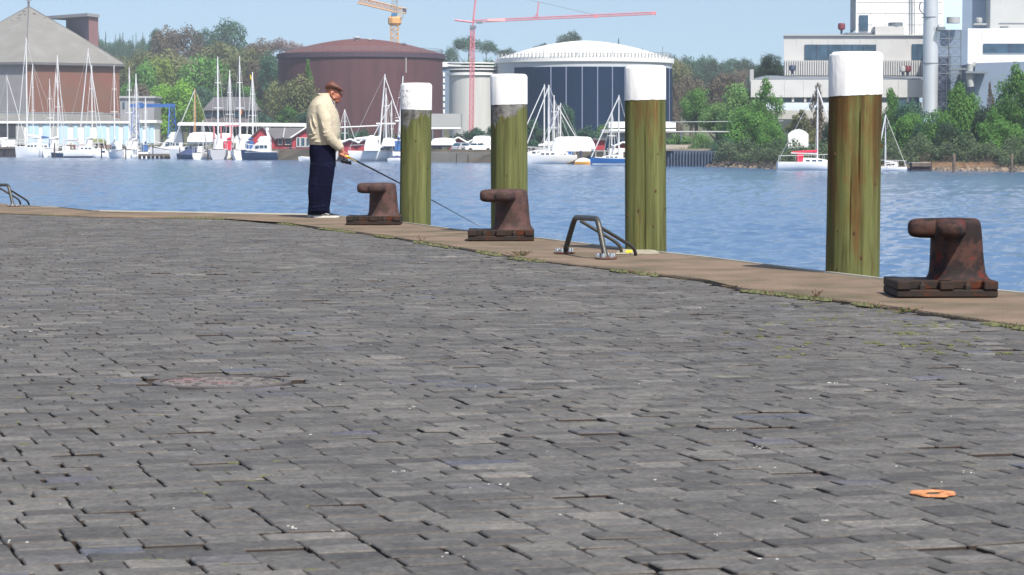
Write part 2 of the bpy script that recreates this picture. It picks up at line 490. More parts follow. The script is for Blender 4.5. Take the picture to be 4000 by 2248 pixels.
for (x, y, li) in slots:
    vis = abs(x) < 0.1905 * y + 0.08 and y > 5.75
    k = li * 7 + prng.randrange(7)
    yaw = SZ + prng.gauss(0, .008) + (math.pi if prng.random() < .5 else 0)
    tx, ty = prng.gauss(0, .006), prng.gauss(0, .010)
    z = ground_h(x, y) + prng.gauss(0, .0010) - (0.007 if prng.random() < .015 else 0) + 0.0
    jx, jy = prng.gauss(0, .0018), prng.gauss(0, .0010)
    if vis and n_ind < 300:
        o = bpy.data.objects.new('brick', vmesh[k]); COL.objects.link(o); o.parent = bed
        o.location = (x + jx, y + jy, z); o.rotation_euler = (tx, ty, yaw)
        n_ind += 1
    else:
        v = NV[k]; cs, sn = math.cos(yaw), math.sin(yaw)
        wx = v[:, 0] * cs - v[:, 1] * sn; wy = v[:, 0] * sn + v[:, 1] * cs
        wz = v[:, 2] + v[:, 0] * math.sin(ty) * -1 + v[:, 1] * math.sin(tx)
        allv.append(np.stack([wx + x + jx, wy + y + jy, wz + z], 1))
        allf += [tuple(q + off for q in f) for f in variants[k][1]]
        off += len(v)
V = np.concatenate(allv)
me = bpy.data.meshes.new('brick_field'); me.from_pydata(V.tolist(), [], allf); me.update(); me.materials.append(m_brick)
o = bpy.data.objects.new('brick_field', me); COL.objects.link(o); o.parent = bed; o['kind'] = 'stuff'

# ------------------------------------------------------------------ manhole cover
m_iron = mat('cast_iron_cover', (0.10, 0.088, 0.085), 0.6, 0.25, 9, 0.3, 40, metal=0.1)
m_rustpink = mat('cover_filling', srgb(122, 88, 90), 0.85, 0.22, 7, 0.4, 50, col2=srgb(104, 102, 98), mix=(0.42, 0.55))
t = thing('manhole_cover', 'round iron manhole cover with a faded reddish middle set in the grey pavers', 'manhole cover', (MH.x, MH.y, -0.008))
part('frame', B().lathe([(MH_R, -.04), (MH_R, .006), (MH_R - .012, .009), (MH_R - .028, .009), (MH_R - .03, -.01), (MH_R - .03, -.04)], 48), m_iron, t)
part('filling', B().lathe([(MH_R - .036, -.04), (MH_R - .036, .002), (MH_R - .045, .005), (.01, .008)], 48), m_rustpink, t)
bp_ = B()
for a in range(12):
    for rr in (.08, .14, .20):
        th = a * math.pi / 6 + rr * 3
        bp_.box(rr * math.cos(th) - .012, rr * math.cos(th) + .012, rr * math.sin(th) - .008, rr * math.sin(th) + .008, 0.004, .0095)
part('stud_pattern', bp_, m_iron, t)
part('lifting_eye', B().lathe([(.02, .004), (.02, .012), (.012, .012), (.012, .004)], 12, (.17, .02, 0)), m_iron, t)

# ------------------------------------------------------------------ small litter on the paving
m_peel = mat('orange_rust', srgb(196, 130, 84), 0.7, 0.22, 30, 0.4, 90, col2=srgb(150, 78, 60), mix=(0.55, 0.65))
pr = G(3645, 1938)
t = thing('rusty_ring', 'flat orange-rusty ring lying on the grey pavers near the lower right', 'ring', (pr.x, pr.y, 0.006), R(15))
bring = B(); rr = []
for k in range(36):
    a = 2 * math.pi * k / 36; wob = 1 + .08 * math.sin(3 * a + 1) + .05 * math.sin(7 * a)
    R1, R0 = .060 * wob, .027 * (1 + .3 * math.sin(2 * a))
    ca, sa = math.cos(a), math.sin(a) * 1.1
    rr.append([(R1 * ca, R1 * sa, 0), (R1 * ca * .97, R1 * sa * .97, .003), ((R1 + R0) / 2 * ca, (R1 + R0) / 2 * sa, .005), (R0 * 1.1 * ca, R0 * 1.1 * sa, .0035), (R0 * ca, R0 * sa, 0)])
rr.append(rr[0]); bring.rings(rr, False, False)
part('ring_body', bring, m_peel, t, smooth=True)
m_fleck = mat('pale_fleck', (0.55, 0.54, 0.50), 0.8, 0.2, 30)
bf = B(); fr_ = random.Random(12)
for k in range(110):
    px_, py_ = fr_.uniform(0, 4000), 870 + 1350 * fr_.random() ** 1.7
    q = G(px_, py_)
    if inner_dist(q.x, q.y) < .05 and fr_.random() < .6: continue
    s_ = fr_.uniform(.002, .006)
    zb = .012 + ground_h(q.x, q.y) if inner_dist(q.x, q.y) > 0 else APZ + .002
    for w in range(fr_.choice((1, 1, 2, 4))):
        ox, oy = fr_.gauss(0, s_ * 3.5), fr_.gauss(0, s_ * 4)
        bf.ell((q.x + ox, q.y + oy, zb), s_ * fr_.uniform(.4, 1.1), s_ * fr_.uniform(.4, 1), .0015, 6, 4)
structure('grit', bf, m_fleck, kind='stuff')

# ------------------------------------------------------------------ grass, moss and weeds along the joint
m_weed = mat('weed_green', srgb(84, 98, 52), 0.7, 0.35, 4, objvar=.1, trans=.25)
m_moss = mat('moss', srgb(92, 94, 62), 0.95, 0.25, 20, 0.5, 80)
m_dryweed = mat('dry_weed', srgb(118, 92, 68), 0.8, 0.3, 9)
gr = random.Random(5)
line = resample(innp, 5000)
bg_, bm_, bd_ = B(), B(), B()
for k, p in enumerate(line):
    if not (7 < p.y < 38): continue
    dens = mnoise.noise(Vector((p.x * .9, p.y * .9, 4))) + .25 * mnoise.noise(Vector((p.x * 4, p.y * 4, 1)))
    if dens > .10 and gr.random() < .7:
        q = p + Vector((gr.uniform(-.07, .04), gr.uniform(-.03, .03), .002))
        h = gr.uniform(.004, .014) * (1 + dens)
        bm_.ell((q.x, q.y, .006), gr.uniform(.01, .035), gr.uniform(.02, .05), h, 6, 4)
    if dens > .2:
        for w in range(3):
            q = p + Vector((gr.uniform(-.06, .04), gr.uniform(-.03, .03), 0)); h = gr.uniform(.008, .026) * (1 + dens * 1.2)
            a = gr.uniform(0, 6.28); lx, ly = math.cos(a) * h * .5, math.sin(a) * h * .5; w_ = .002
            tgt = bg_ if gr.random() < .7 else bd_
            tgt.add([(q.x - w_, q.y, .0), (q.x + w_, q.y, .0), (q.x + lx * .5 + w_, q.y + ly * .5, h * .7), (q.x + lx, q.y + ly, h)], [(0, 1, 2), (0, 2, 3)])
# scattered moss cushions in the joints, mostly near the lower-right part of the border
for k in range(420):
    py_ = gr.uniform(1130, 1400); px_ = gr.gauss(3650, 330)
    q = G(px_, py_)
    if inner_dist(q.x, q.y) < .05: continue
    j = round((q.x * E.x + q.y * E.y) / PY_) + .5
    c = RW * (q.x * RW.x + q.y * RW.y) + E * (j * PY_)
    if mnoise.noise(Vector((c.x * 2.2, c.y * 2.2, 2))) < .08: continue
    bm_.ell((c.x, c.y, ground_h(c.x, c.y) + .001), gr.uniform(.008, .03), gr.uniform(.004, .010), gr.uniform(.004, .008), 6, 4)
for k in range(260):
    q = G(gr.uniform(0, 1500), gr.uniform(1500, 2240))
    j = round((q.x * E.x + q.y * E.y) / PY_) + .5
    c = RW * (q.x * RW.x + q.y * RW.y) + E * (j * PY_)
    if mnoise.noise(Vector((c.x * 1.8, c.y * 1.8, 12))) < .12: continue
    bm_.ell((c.x, c.y, ground_h(c.x, c.y) - .006), gr.uniform(.008, .03), gr.uniform(.004, .009), gr.uniform(.004, .008), 6, 4)
structure('moss', bm_, m_moss, kind='stuff')
structure('grass', bg_, m_weed, kind='stuff')
structure('dry_grass', bd_, m_dryweed, kind='stuff')
def weed(px, py, h, n, m, label, r=.05):
    q = G(px, py); t = thing('weed', label, 'weed', (q.x, q.y, 0))
    bs, bl = B(), B()
    for k in range(n):
        a = gr.uniform(0, 6.28); hh = h * gr.uniform(.5, 1); ex, ey = math.cos(a) * r * gr.uniform(.3, 1.6), math.sin(a) * r * gr.uniform(.3, 1.6)
        bs.tube([(0, 0, 0), (ex * .5, ey * .5, hh * .6), (ex, ey, hh)], .0016, 4)
        for w in range(7):
            f_ = gr.uniform(.25, 1.05); c = Vector((ex * f_, ey * f_, hh * f_)); s_ = gr.uniform(.006, .014)
            u = Vector((gr.gauss(0, 1), gr.gauss(0, 1), gr.gauss(0, .5))).normalized() * s_; v_ = u.cross(Vector((gr.gauss(0, 1), gr.gauss(0, 1), 1)).normalized()).normalized() * s_ * .5
            bl.add([c, c + u * .5 + v_, c + u, c + u * .5 - v_], [(0, 1, 2, 3)])
    part('stem', bs, m_dryweed, t); part('leaves', bl, m, t)
weed(2035, 1008, .075, 26, m_weed, 'leafy green weed growing in the joint left of the steel ladder hoop', .09)
weed(1648, 950, .10, 7, m_dryweed, 'thin dry weed stalk standing in the joint before the middle bollard')
weed(3190, 1172, .07, 7, m_dryweed, 'small brown dry weed at the apron border below the tallest brown pile', .03)
weed(3530, 1222, .03, 16, m_weed, 'low green weed in the joint in front of the nearest bollard', .08)
weed(2880, 1128, .025, 12, m_weed, 'low green weed in the joint between the ladder hoop and the nearest bollard', .08)
# ------------------------------------------------------------------ timber piles
def pile_material(name, brown, grey_top, seed):
    m = bpy.data.materials.new(name); m.use_nodes = True
    N = m.node_tree.nodes; L = m.node_tree.links
    b = N['Principled BSDF']; b.inputs['Roughness'].default_value = 0.85; b.inputs['Specular IOR Level'].default_value = 0.25
    tc = N.new('ShaderNodeTexCoord')
    def nz(scale, st, off, det=6, rough=.65):
        mp = N.new('ShaderNodeMapping'); mp.inputs['Scale'].default_value = st; mp.inputs['Location'].default_value = (seed + off, off * 2, seed)
        t = N.new('ShaderNodeTexNoise'); t.inputs['Scale'].default_value = scale; t.inputs['Detail'].default_value = det; t.inputs['Roughness'].default_value = rough
        L.new(tc.outputs['Object'], mp.inputs[0]); L.new(mp.outputs[0], t.inputs['Vector']); return t.outputs['Fac']
    def rng(v, a, b_, c, d):
        mr = N.new('ShaderNodeMapRange'); mr.inputs[1].default_value = a; mr.inputs[2].default_value = b_; mr.inputs[3].default_value = c; mr.inputs[4].default_value = d
        L.new(v, mr.inputs[0]); return mr.outputs[0]
    def mix(f, a, b_):
        mx = N.new('ShaderNodeMix'); mx.data_type = 'RGBA'
        if isinstance(f, float): mx.inputs['Factor'].default_value = f
        else: L.new(f, mx.inputs['Factor'])
        for k, v in (('A', a), ('B', b_)):
            if isinstance(v, tuple): mx.inputs[k].default_value = v + (1,)
            else: L.new(v, mx.inputs[k])
        return mx.outputs['Result']
    def math_(op, a, b_):
        q = N.new('ShaderNodeMath'); q.operation = op; q.use_clamp = False
        for i, v in ((0, a), (1, b_)):
            if isinstance(v, (int, float)): q.inputs[i].default_value = v
            else: L.new(v, q.inputs[i])
        return q.outputs[0]
    grain = nz(16, (1, 1, .035), 0, 8, .7)
    patch = nz(4.2, (1.7, 1.7, .32), 5, 7)
    patch2 = nz(5.0, (1.4, 1.4, .7), 11, 6)
    green = mix(rng(grain, .3, .7, 0, 1), srgb(54, 57, 26), srgb(116, 119, 72))
    brown_c = mix(rng(grain, .3, .7, 0, 1), srgb(60, 43, 17), srgb(114, 86, 50))
    sep = N.new('ShaderNodeSeparateXYZ'); L.new(tc.outputs['Object'], sep.inputs[0])
    zf = rng(sep.outputs['Z'], .1, 1.3, brown * .25, brown)
    f = rng(math_('ADD', patch, zf), .62, .78, 0, 1)
    c = mix(f, green, brown_c)
    # orange-brown resin and rust stains
    c = mix(rng(patch2, .66, .74, 0, .6), c, srgb(116, 78, 44))
    # dark damp streaks
    c = mix(rng(nz(22, (1, 1, .09), 21), .55, .70, 0, .7), c, srgb(58, 58, 30))
    c = mix(rng(nz(3.0, (1.5, 1.5, .35), 37), .64, .76, 0, .35), c, srgb(138, 142, 102))
    if grey_top > 0:
        zz = rng(sep.outputs['Z'], 1.33 - grey_top, 1.33, -.42, .22)
        xs = rng(sep.outputs['X'], -.18, .18, .14, -.26)
        fz = rng(math_('ADD', math_('ADD', nz(6, (1.6, 1.6, .3), 51), zz), xs), .42, .5, 0, 1)
        c = mix(fz, c, mix(rng(nz(14, (1, 1, 1), 3), .4, .6, 0, 1), srgb(78, 76, 74), srgb(128, 126, 122)))
    L.new(c, b.inputs['Base Color'])
    bp = N.new('ShaderNodeBump'); bp.inputs['Strength'].default_value = .9; bp.inputs['Distance'].default_value = .006
    L.new(grain, bp.inputs['Height']); L.new(bp.outputs[0], b.inputs['Normal'])
    return m
m_cap = mat('white_pile_paint', (0.80, 0.79, 0.77), 0.6, 0.03, 3, 0.25, 10, col2=(.60, .585, .55), mix=(.60, .80), stretch=(3, 3, 1))
m_capdirt = mat('cap_dirt', (0.30, 0.29, 0.28), 0.8, 0.3, 20)
m_crack = mat('dark_crack', (0.02, 0.016, 0.01), 0.95, 0.3, 20)

def pile(px, pxb, d, top_py, cap_py, w_px, label, brown, grey, seed, cracks, tilt, marks=None):
    r = w_px / 2 * d / F
    base = P(pxb, 1000, d); topw = P(px, top_py, d)
    t = thing('mooring_pile', label, 'pile', (base.x, d, 0.0), 0, 'timber piles with white heads along the quay')
    ztop, zc = Z(top_py, d), Z(cap_py, d)
    lean = (topw.x - base.x) / (ztop - Z(1000, d)) if False else (topw.x - base.x) / ztop
    n = 120
    def rad(a, z, extra=0.0):
        rr = r * (1 + .008 * math.sin(2 * a + seed) + .010 * mnoise.noise(Vector((math.cos(a) * 1.3, math.sin(a) * 1.3, z * .6 + seed))))
        rr += .0025 * mnoise.noise(Vector((math.cos(a) * 7, math.sin(a) * 7, z * .5 + seed)))
        return rr * (1 - .012 * z) + extra
    b = B(); rings = []
    zs = list(np.linspace(-5, -1.8, 4)) + list(np.linspace(-1.5, zc + .02, 36))
    for z in zs:
        ring = []
        for k in range(n):
            a = 2 * math.pi * k / n - math.pi / 2
            rr = rad(a, z)
            for ca, z0, z1, w, dp in cracks:
                cc = ca + .03 * mnoise.noise(Vector((z * 1.1, seed, ca))) + .012 * mnoise.noise(Vector((z * 6, seed, ca)))
                dd = abs((a - cc + math.pi) % (2 * math.pi) - math.pi)
                if dd < w and z0 < z < z1:
                    rr -= dp * (1 - dd / w) * min(1, (z - z0) / .15, (z1 - z) / .15)
            ring.append((rr * math.cos(a) + lean * z, rr * math.sin(a), z))
        rings.append(ring)
    b.rings(rings)
    part('timber', b, pile_material('timber_%d' % seed, brown, grey, seed), t, smooth=True, angle=35)
    # painted head, slightly proud, with rounded shoulder and a slightly slanted lower paint line
    b = B(); rings = []
    for dz, dr in ((None, .0035), (-.02, .0045), (-.006, .003), (.0, -.004)):
        ring = []
        for k in range(n):
            a = 2 * math.pi * k / n - math.pi / 2
            if dz is None:
                z = zc + tilt * math.cos(a) + .005 * mnoise.noise(Vector((math.cos(a) * 5, math.sin(a) * 5, seed))) + .002 * mnoise.noise(Vector((math.cos(a) * 19, math.sin(a) * 19, seed)))
            else: z = ztop - .012 + dz + .008 * math.cos(a) * tilt * 20 + (.004 * math.sin(3 * a + seed) if dz == 0 else 0)
            if dz == 0: dr_ = -.012
            elif dz == -.006: dr_ = -.002
            else: dr_ = dr
            rr = rad(a, z, dr_)
            ring.append((rr * math.cos(a) + lean * z, rr * math.sin(a), z))
        rings.append(ring)
    last = rings[-1]; cx = lean * ztop
    rings.append([(cx + (x - cx) * .93, y * .93, ztop - .002) for x, y, z in last])
    rings.append([(cx + (x - cx) * .4, y * .4, ztop + .001) for x, y, z in last])
    b.rings(rings, False, True)
    part('white_head', b, m_cap, t, smooth=True, angle=50)
    # crack lines and knots with real depth
    bk = B(); kr = random.Random(seed)
    for q in range(7):
        a = kr.uniform(-2.9, -.3); z = kr.uniform(.05, zc - .05); rr = rad(a, z) + .0008; s_ = kr.uniform(.005, .012)
        bk.ell((rr * math.cos(a) + lean * z, rr * math.sin(a), z), s_, .003, s_ * 1.5, 8, 6)
    part('knots', bk, mat('knot_brown', srgb(74, 48, 24), .9, .3, 40), t)
    if marks:
        bmk = B(); g = random.Random(4)
        for (fz, n_, a0, a1) in marks:
            for q in range(n_):
                a = a0 + (a1 - a0) * (q + g.uniform(-.3, .3)) / n_; z0 = zc + (ztop - zc) * fz + g.gauss(0, .006)
                pts = []
                for w in range(3):
                    aa = a + g.gauss(0, .05); z = z0 + g.gauss(0, .010)
                    rr = rad(aa, z, .0058); pts.append((rr * math.cos(aa) + lean * z, rr * math.sin(aa), z))
                bmk.tube(pts, .0016, 4)
        part('scratch_marks', bmk, m_capdirt, t)
    return t
pile(1626, 1622, 32.5, 325, 430, 122, 'farthest of the four piles, its white head scratched with grey marks, between two bollards', 0.0, .30, 3, [(-1.35, -.2, .9, .04, .010)], -.004,
     marks=[(.72, 9, -2.7, -1.6), (.5, 6, -2.6, -2.0), (.18, 10, -2.6, -1.7)])
pile(1987, 1990, 28.0, 290, 410, 143, 'green pile directly behind the middle bollard, grey patch under its white head', 0.02, .26, 8, [(-1.9, .0, .5, .03, .006)], .006)
pile(2520, 2523, 23.4, 256, 392, 160, 'green pile with a long dark vertical crack, behind the steel ladder hoop', 0.10, 0, 14, [(-1.70, -.2, 1.18, .035, .022), (-1.2, .1, .7, .03, .006)], .004)
pile(3344, 3330, 19.3, 203, 374, 208, 'nearest and widest pile, brown under its white head, left of the nearest bollard', 0.30, 0, 21,
     [(-1.52, .35, 1.27, .028, .020), (-1.85, -.2, .9, .03, .009), (-1.1, .6, 1.25, .03, .006)], .008)

# ------------------------------------------------------------------ mooring bollards
def rust_material(name, c1, c2, c3, seed):
    m = bpy.data.materials.new(name); m.use_nodes = True
    N = m.node_tree.nodes; L = m.node_tree.links; b = N['Principled BSDF']
    b.inputs['Roughness'].default_value = .7; b.inputs['Specular IOR Level'].default_value = .2
    tc = N.new('ShaderNodeTexCoord')
    def nz(scale, off, det=7, rough=.7):
        mp = N.new('ShaderNodeMapping'); mp.inputs['Location'].default_value = (seed + off, off * 3, seed)
        t = N.new('ShaderNodeTexNoise'); t.inputs['Scale'].default_value = scale; t.inputs['Detail'].default_value = det; t.inputs['Roughness'].default_value = rough
        L.new(tc.outputs['Object'], mp.inputs[0]); L.new(mp.outputs[0], t.inputs['Vector']); return t.outputs['Fac']
    def rng(v, a, b_, c=0., d=1.):
        mr = N.new('ShaderNodeMapRange'); mr.inputs[1].default_value = a; mr.inputs[2].default_value = b_; mr.inputs[3].default_value = c; mr.inputs[4].default_value = d
        L.new(v, mr.inputs[0]); return mr.outputs[0]
    def mix(f, a, b_):
        mx = N.new('ShaderNodeMix'); mx.data_type = 'RGBA'; L.new(f, mx.inputs['Factor'])
        for k, v in (('A', a), ('B', b_)):
            if isinstance(v, tuple): mx.inputs[k].default_value = v + (1,)
            else: L.new(v, mx.inputs[k])
        return mx.outputs['Result']
    c = mix(rng(nz(8, 0), .44, .56), c1, c2)
    c = mix(rng(nz(6, 9), .56, .64), c, c3)
    c = mix(rng(nz(34, 17), .66, .72, 0, .7), c, (.02, .016, .014))
    L.new(c, b.inputs['Base Color'])
    bp = N.new('ShaderNodeBump'); bp.inputs['Strength'].default_value = .55; bp.inputs['Distance'].default_value = .006
    L.new(nz(30, 2, 8, .75), bp.inputs['Height']); L.new(bp.outputs[0], b.inputs['Normal'])
    return m
rust_a = rust_material('rust_near', srgb(72, 49, 43), srgb(38, 31, 31), srgb(96, 34, 27), 2)
rust_b = rust_material('rust_pinkish', srgb(88, 64, 61), srgb(64, 50, 46), srgb(58, 52, 52), 9)
rust_base = rust_material('rust_dark_base', srgb(54, 42, 36), srgb(42, 38, 36), srgb(82, 42, 24), 5)
def make_bollard(name, label, px, py, mrust, k=1.0):
    q = G(px, py, APZ)
    t = thing(name, label, 'bollard', (q.x, q.y, APZ), 0.0, 'rusty mooring bollards on the quay edge')
    # foot plate: thick plate with eight bolt pockets open to its edge
    b = B()
    hw, hd = .305, .30
    b.bevbox(-hw, hw, 0.01, 2 * hd, 0, .045, .006)
    b.bevbox(-hw, -hw + .085, 0.0, 2 * hd, .045, .098, .006)
    b.bevbox(hw - .085, hw, 0.0, 2 * hd, .045, .098, .006)
    b.bevbox(-.045, .04, 0.0, 2 * hd, .045, .098, .006)
    b.bevbox(-hw + .08, hw - .08, .075, 2 * hd - .075, .045, .098, .006)
    part('foot_plate', b, rust_base, t, smooth=True, angle=30)
    bb_ = B()
    for bx in (-.15, .125):
        for by in (.035, 2 * hd - .035): bb_.lathe([(.026, .045), (.026, .07), (.02, .074), (.013, .09), (.004, .092)], 6, (bx, by, 0))
    part('bolts', bb_, rust_base, t)
    # stem
    SX = .095
    b = B(); rings = []
    cy = hd
    prof = [(.092, .192, .0), (.108, .176, .0), (.135, .163, .0), (.19, .157, .0), (.28, .154, .0), (.36, .152, .0), (.405, .150, .0), (.44, .146, .0), (.458, .138, .0), (.468, .120, .0), (.472, .06, .0)]
    n = 40
    for z, r, cx in prof:
        ring = []
        for k_ in range(n):
            a = 2 * math.pi * k_ / n; ca, sa = math.cos(a), math.sin(a)
            e = .8; rx = r * (1.0 + (.13 * (1 - (z - .1) / .37) if ca > 0 else 0.0)); 
            ring.append((SX + rx * math.copysign(abs(ca) ** e, ca), cy + r * .86 * math.copysign(abs(sa) ** e, sa), z))
        rings.append(ring)
    b.rings(rings)
    part('stem', b, mrust, t, smooth=True, angle=60)
    # rounded horns: one landward (left), one towards the camera, one away
    def horn(dx, dy, ln, r0, wide=1.0):
        h = B(); rs = []
        for s_, k_ in ((0.1, 1.06), (.5, 1.03), (.75, 1.0), (.88, .93), (.95, .8), (.985, .6), (1.0, .35)):
            c = Vector((SX + dx * ln * s_, cy + dy * ln * s_, .409)); rr = r0 * k_
            ring = []
            for q_ in range(28):
                a = 2 * math.pi * q_ / 28
                u = math.copysign(abs(math.cos(a)) ** .75, math.cos(a)) * rr * wide
                vv = math.copysign(abs(math.sin(a)) ** .75, math.sin(a)) * rr
                ring.append((c.x - dy * u, c.y + dx * u, c.z + vv))
            rs.append(ring)
        return h.rings(rs)
    part('horn', horn(-1, 0, .292, .060, 1.1), mrust, t, smooth=True, angle=60)
    part('horn', horn(-.30, -.955, .345, .050, 1.6), mrust, t, smooth=True, angle=60)
    part('horn', horn(-.36, .93, .31, .050, 1.5), mrust, t, smooth=True, angle=60)
    if k != 1: t.scale = (k, k, k)
    return t
make_bollard('bollard', 'nearest rusty bollard, dark with red rust, right of the brown pile', 3702, 1163, rust_a)
make_bollard('bollard', 'middle rusty bollard standing in front of the green pile left of the ladder hoop', 1957, 942, rust_b, 1.04)
make_bollard('bollard', 'farthest rusty bollard beside the angler, left of the scratched pile', 1458, 880, rust_b, 1.02)

# ------------------------------------------------------------------ ladder hoops
m_steel = mat('galvanised_tube', srgb(74, 74, 71), 0.45, 0.2, 6, 0.15, 60, metal=0.45, col2=srgb(84, 72, 60), mix=(.52, .7))
m_nut = mat('bright_nut', (0.62, 0.62, 0.60), 0.25, 0.1, 20, metal=0.9)
m_plate = mat('foot_flange', srgb(104, 82, 70), 0.6, 0.25, 30, metal=0.3, col2=srgb(110, 48, 44), mix=(.5, .6))
m_yellow = mat('yellow_paint', srgb(232, 208, 40), 0.5, 0.1, 10)
def arc_path(pts, r=.05, n=5):
    pts = [Vector(p) for p in pts]; out = [pts[0]]
    for a, b_, c in zip(pts[:-2], pts[1:-1], pts[2:]):
        u = (a - b_).normalized(); v = (c - b_).normalized(); k = min(r, (a - b_).length * .45, (c - b_).length * .45)
        for i in range(n + 1):
            s = i / n; out.append((b_ + u * k) * (1 - s) ** 2 + b_ * 2 * s * (1 - s) + (b_ + v * k) * s ** 2)
    out.append(pts[-1]); return out
hb = G(2205, 990, APZ)
def make_hoop(label):
    t = thing('ladder_hoop', label, 'ladder hoop', (hb.x, hb.y, APZ), 0, 'bent steel hoops over the quay ladders')
    Lc = lambda px, py, d: P(px, py, d) - Vector((hb.x, hb.y, APZ))
    f1 = Vector((0, 0, 0)); q2 = G(2366, 1011, APZ) - Vector((hb.x, hb.y, APZ)); d2 = q2.y + hb.y
    tl = Lc(2246, 850, hb.y - .15); tr = Lc(2334, 855, d2 + .12)
    part('hoop', B().tube(arc_path([f1, tl, tr, q2], .075, 7), .0235, 14), m_steel, t, smooth=True, angle=60)
    ra = Lc(2268, 864, hb.y - .25); rb = Lc(2352, 893, d2 + .18)
    e1a, e1b = Lc(2426, 958, d2 + .9), Lc(2428, 1012, d2 + 1.05)
    e2a, e2b = Lc(2480, 970, d2 + .55), Lc(2487, 1030, d2 + .75)
    part('rail', B().tube(arc_path([ra, e1a, e1b], .09, 6), .0145, 10), m_steel, t, smooth=True, angle=60)
    part('rail', B().tube(arc_path([rb, e2a, e2b], .09, 6), .0145, 10), m_steel, t, smooth=True, angle=60)
    for q in (f1, q2):
        fp = part('flange', B().lathe([(.092, 0), (.092, .009), (.088, .011), (.03, .012)], 28, tuple(q)), m_plate, t)
        for k in range(6):
            a = k * math.pi / 3 + .2
            sub('nut', B().lathe([(.013, .011), (.013, .03), (.011, .036), (.007, .043), (.002, .045)], 8, (q.x + .066 * math.cos(a), q.y + .066 * math.sin(a), q.z)), m_nut, fp, t, smooth=True, angle=35)
    return t
hoop = make_hoop('grey steel ladder hoop with slanting rails between middle bollard and cracked pile')
h2 = copy_tree(hoop)
h2['label'] = 'brownish steel ladder hoop cut off by the left edge on the far quay corner'
lf = G(52, 808, APZ)
h2.rotation_euler = (0, 0, R(14))
q2 = G(2366, 1011, APZ) - Vector((hb.x, hb.y, APZ))
rz = Matrix.Rotation(R(14), 3, 'Z') @ q2
h2.location = (lf.x - rz.x, lf.y - rz.y, APZ)
# ladder recess cover with yellow paint behind the hoop
t = thing('ladder_recess_plate', 'pale metal plate with a yellow paint patch at the quay edge behind the ladder hoop', 'plate', tuple(G(2480, 1000, APZ)))
q = G(2480, 1000, APZ)
bpl = B(); pl = [G(px, py, 0) - Vector((q.x, q.y, 0)) for px, py in ((2405, 1004), (2575, 1003), (2560, 992), (2500, 987), (2435, 983))]
bpl.slab([(p.x, p.y) for p in pl], .001, .012)
part('plate', bpl, mat('pale_plate', srgb(158, 152, 134), .6, .2, 12), t)
yp = [G(px, py, 0) - Vector((q.x, q.y, 0)) for px, py in ((2443, 1003), (2466, 1004), (2472, 995), (2446, 993))]
part('yellow_patch', B().slab([(p.x, p.y) for p in yp], .012, .016), m_yellow, t)

# ------------------------------------------------------------------ the angler
m_jacket = mat('cream_jacket', srgb(184, 173, 151), 0.85, 0.06, 6, 0.5, 22, col2=srgb(164, 153, 130), mix=(.52, .72))
m_trouser = mat('navy_trousers', (0.0055, 0.006, 0.020), 0.9, 0.35, 5, 0.5, 18, spec=.05)
m_skin = mat('skin', srgb(164, 104, 80), 0.5, 0.10, 14, 0.15, 60, col2=srgb(146, 82, 64), mix=(.5, .62))
m_cap_b = mat('brown_leather_cap', srgb(98, 60, 48), 0.6, 0.15, 12, 0.3, 50)
m_shirt = mat('striped_scarf', srgb(150, 128, 124), 0.85, 0.25, 60, col2=srgb(60, 66, 84), mix=(.45, .52))
m_shoe = mat('black_shoe', (0.015, 0.016, 0.024), 0.5, 0.3, 20)
m_sole = mat('white_sole', (0.62, 0.60, 0.56), 0.6, 0.1, 20)
MZ = G(1262, 850, APZ)
S_ = MZ.y / F
def ml(px, py): return ((px - 1262) * S_, (850 - py) * S_)     # photo pixel -> local x, z
def loft(secs, n=24, e=1.0):
    """secs: (px_left, px_right, py, half width y, centre y)"""
    b = B(); rs = []
    for xl, xr, py, hw, cy in secs:
        x0, z = ml(xl, py); x1, _ = ml(xr, py); cx, rx = (x0 + x1) / 2, (x1 - x0) / 2
        ring = []
        for k in range(n):
            a = 2 * math.pi * k / n; ca, sa = math.cos(a), math.sin(a)
            ring.append((cx + rx * math.copysign(abs(ca) ** e, ca), cy + hw * math.copysign(abs(sa) ** e, sa), z))
        rs.append(ring)
    return b.rings(rs)
def limb(pts, n=16):
    """pts: (px, py, y, r) thick tube"""
    P3 = [(ml(px, py)[0], y, ml(px, py)[1]) for px, py, y, r in pts]
    return B().tube(P3, [p[3] for p in pts], n)
def ball(px, py, y, r, rz=None, ry=None):
    x, z = ml(px, py); return B().ell((x, y, z), r, ry or r, rz or r, 16, 10)
def voxel(o, size, smooth_it=4):
    md = o.modifiers.new('remesh', 'REMESH'); md.mode = 'VOXEL'; md.voxel_size = size; md.use_smooth_shade = True
    ms = o.modifiers.new('smooth', 'SMOOTH'); ms.factor = .5; ms.iterations = smooth_it
    return o
man = thing('person', 'man in a brown flat cap, cream jacket and navy trousers fishing at the quay edge', 'person', (MZ.x, MZ.y, APZ), 0)
body = B()
# torso, legs under the clothes
body.join(loft([(1222, 1300, 560, .13, 0), (1214, 1316, 500, .15, 0), (1216, 1308, 450, .17, 0), (1226, 1300, 418, .15, 0), (1250, 1296, 395, .07, 0)]))
for sy in (-.1, .1):
    body.join(limb([(1262, 575, sy, .085), (1262, 640, sy, .08), (1256, 710, sy, .06), (1250, 780, sy, .05), (1243, 836, sy, .042)]))
    body.join(limb([(1235, 838, sy, .035), (1275, 842, sy, .03), (1300, 844, sy, .022)]))
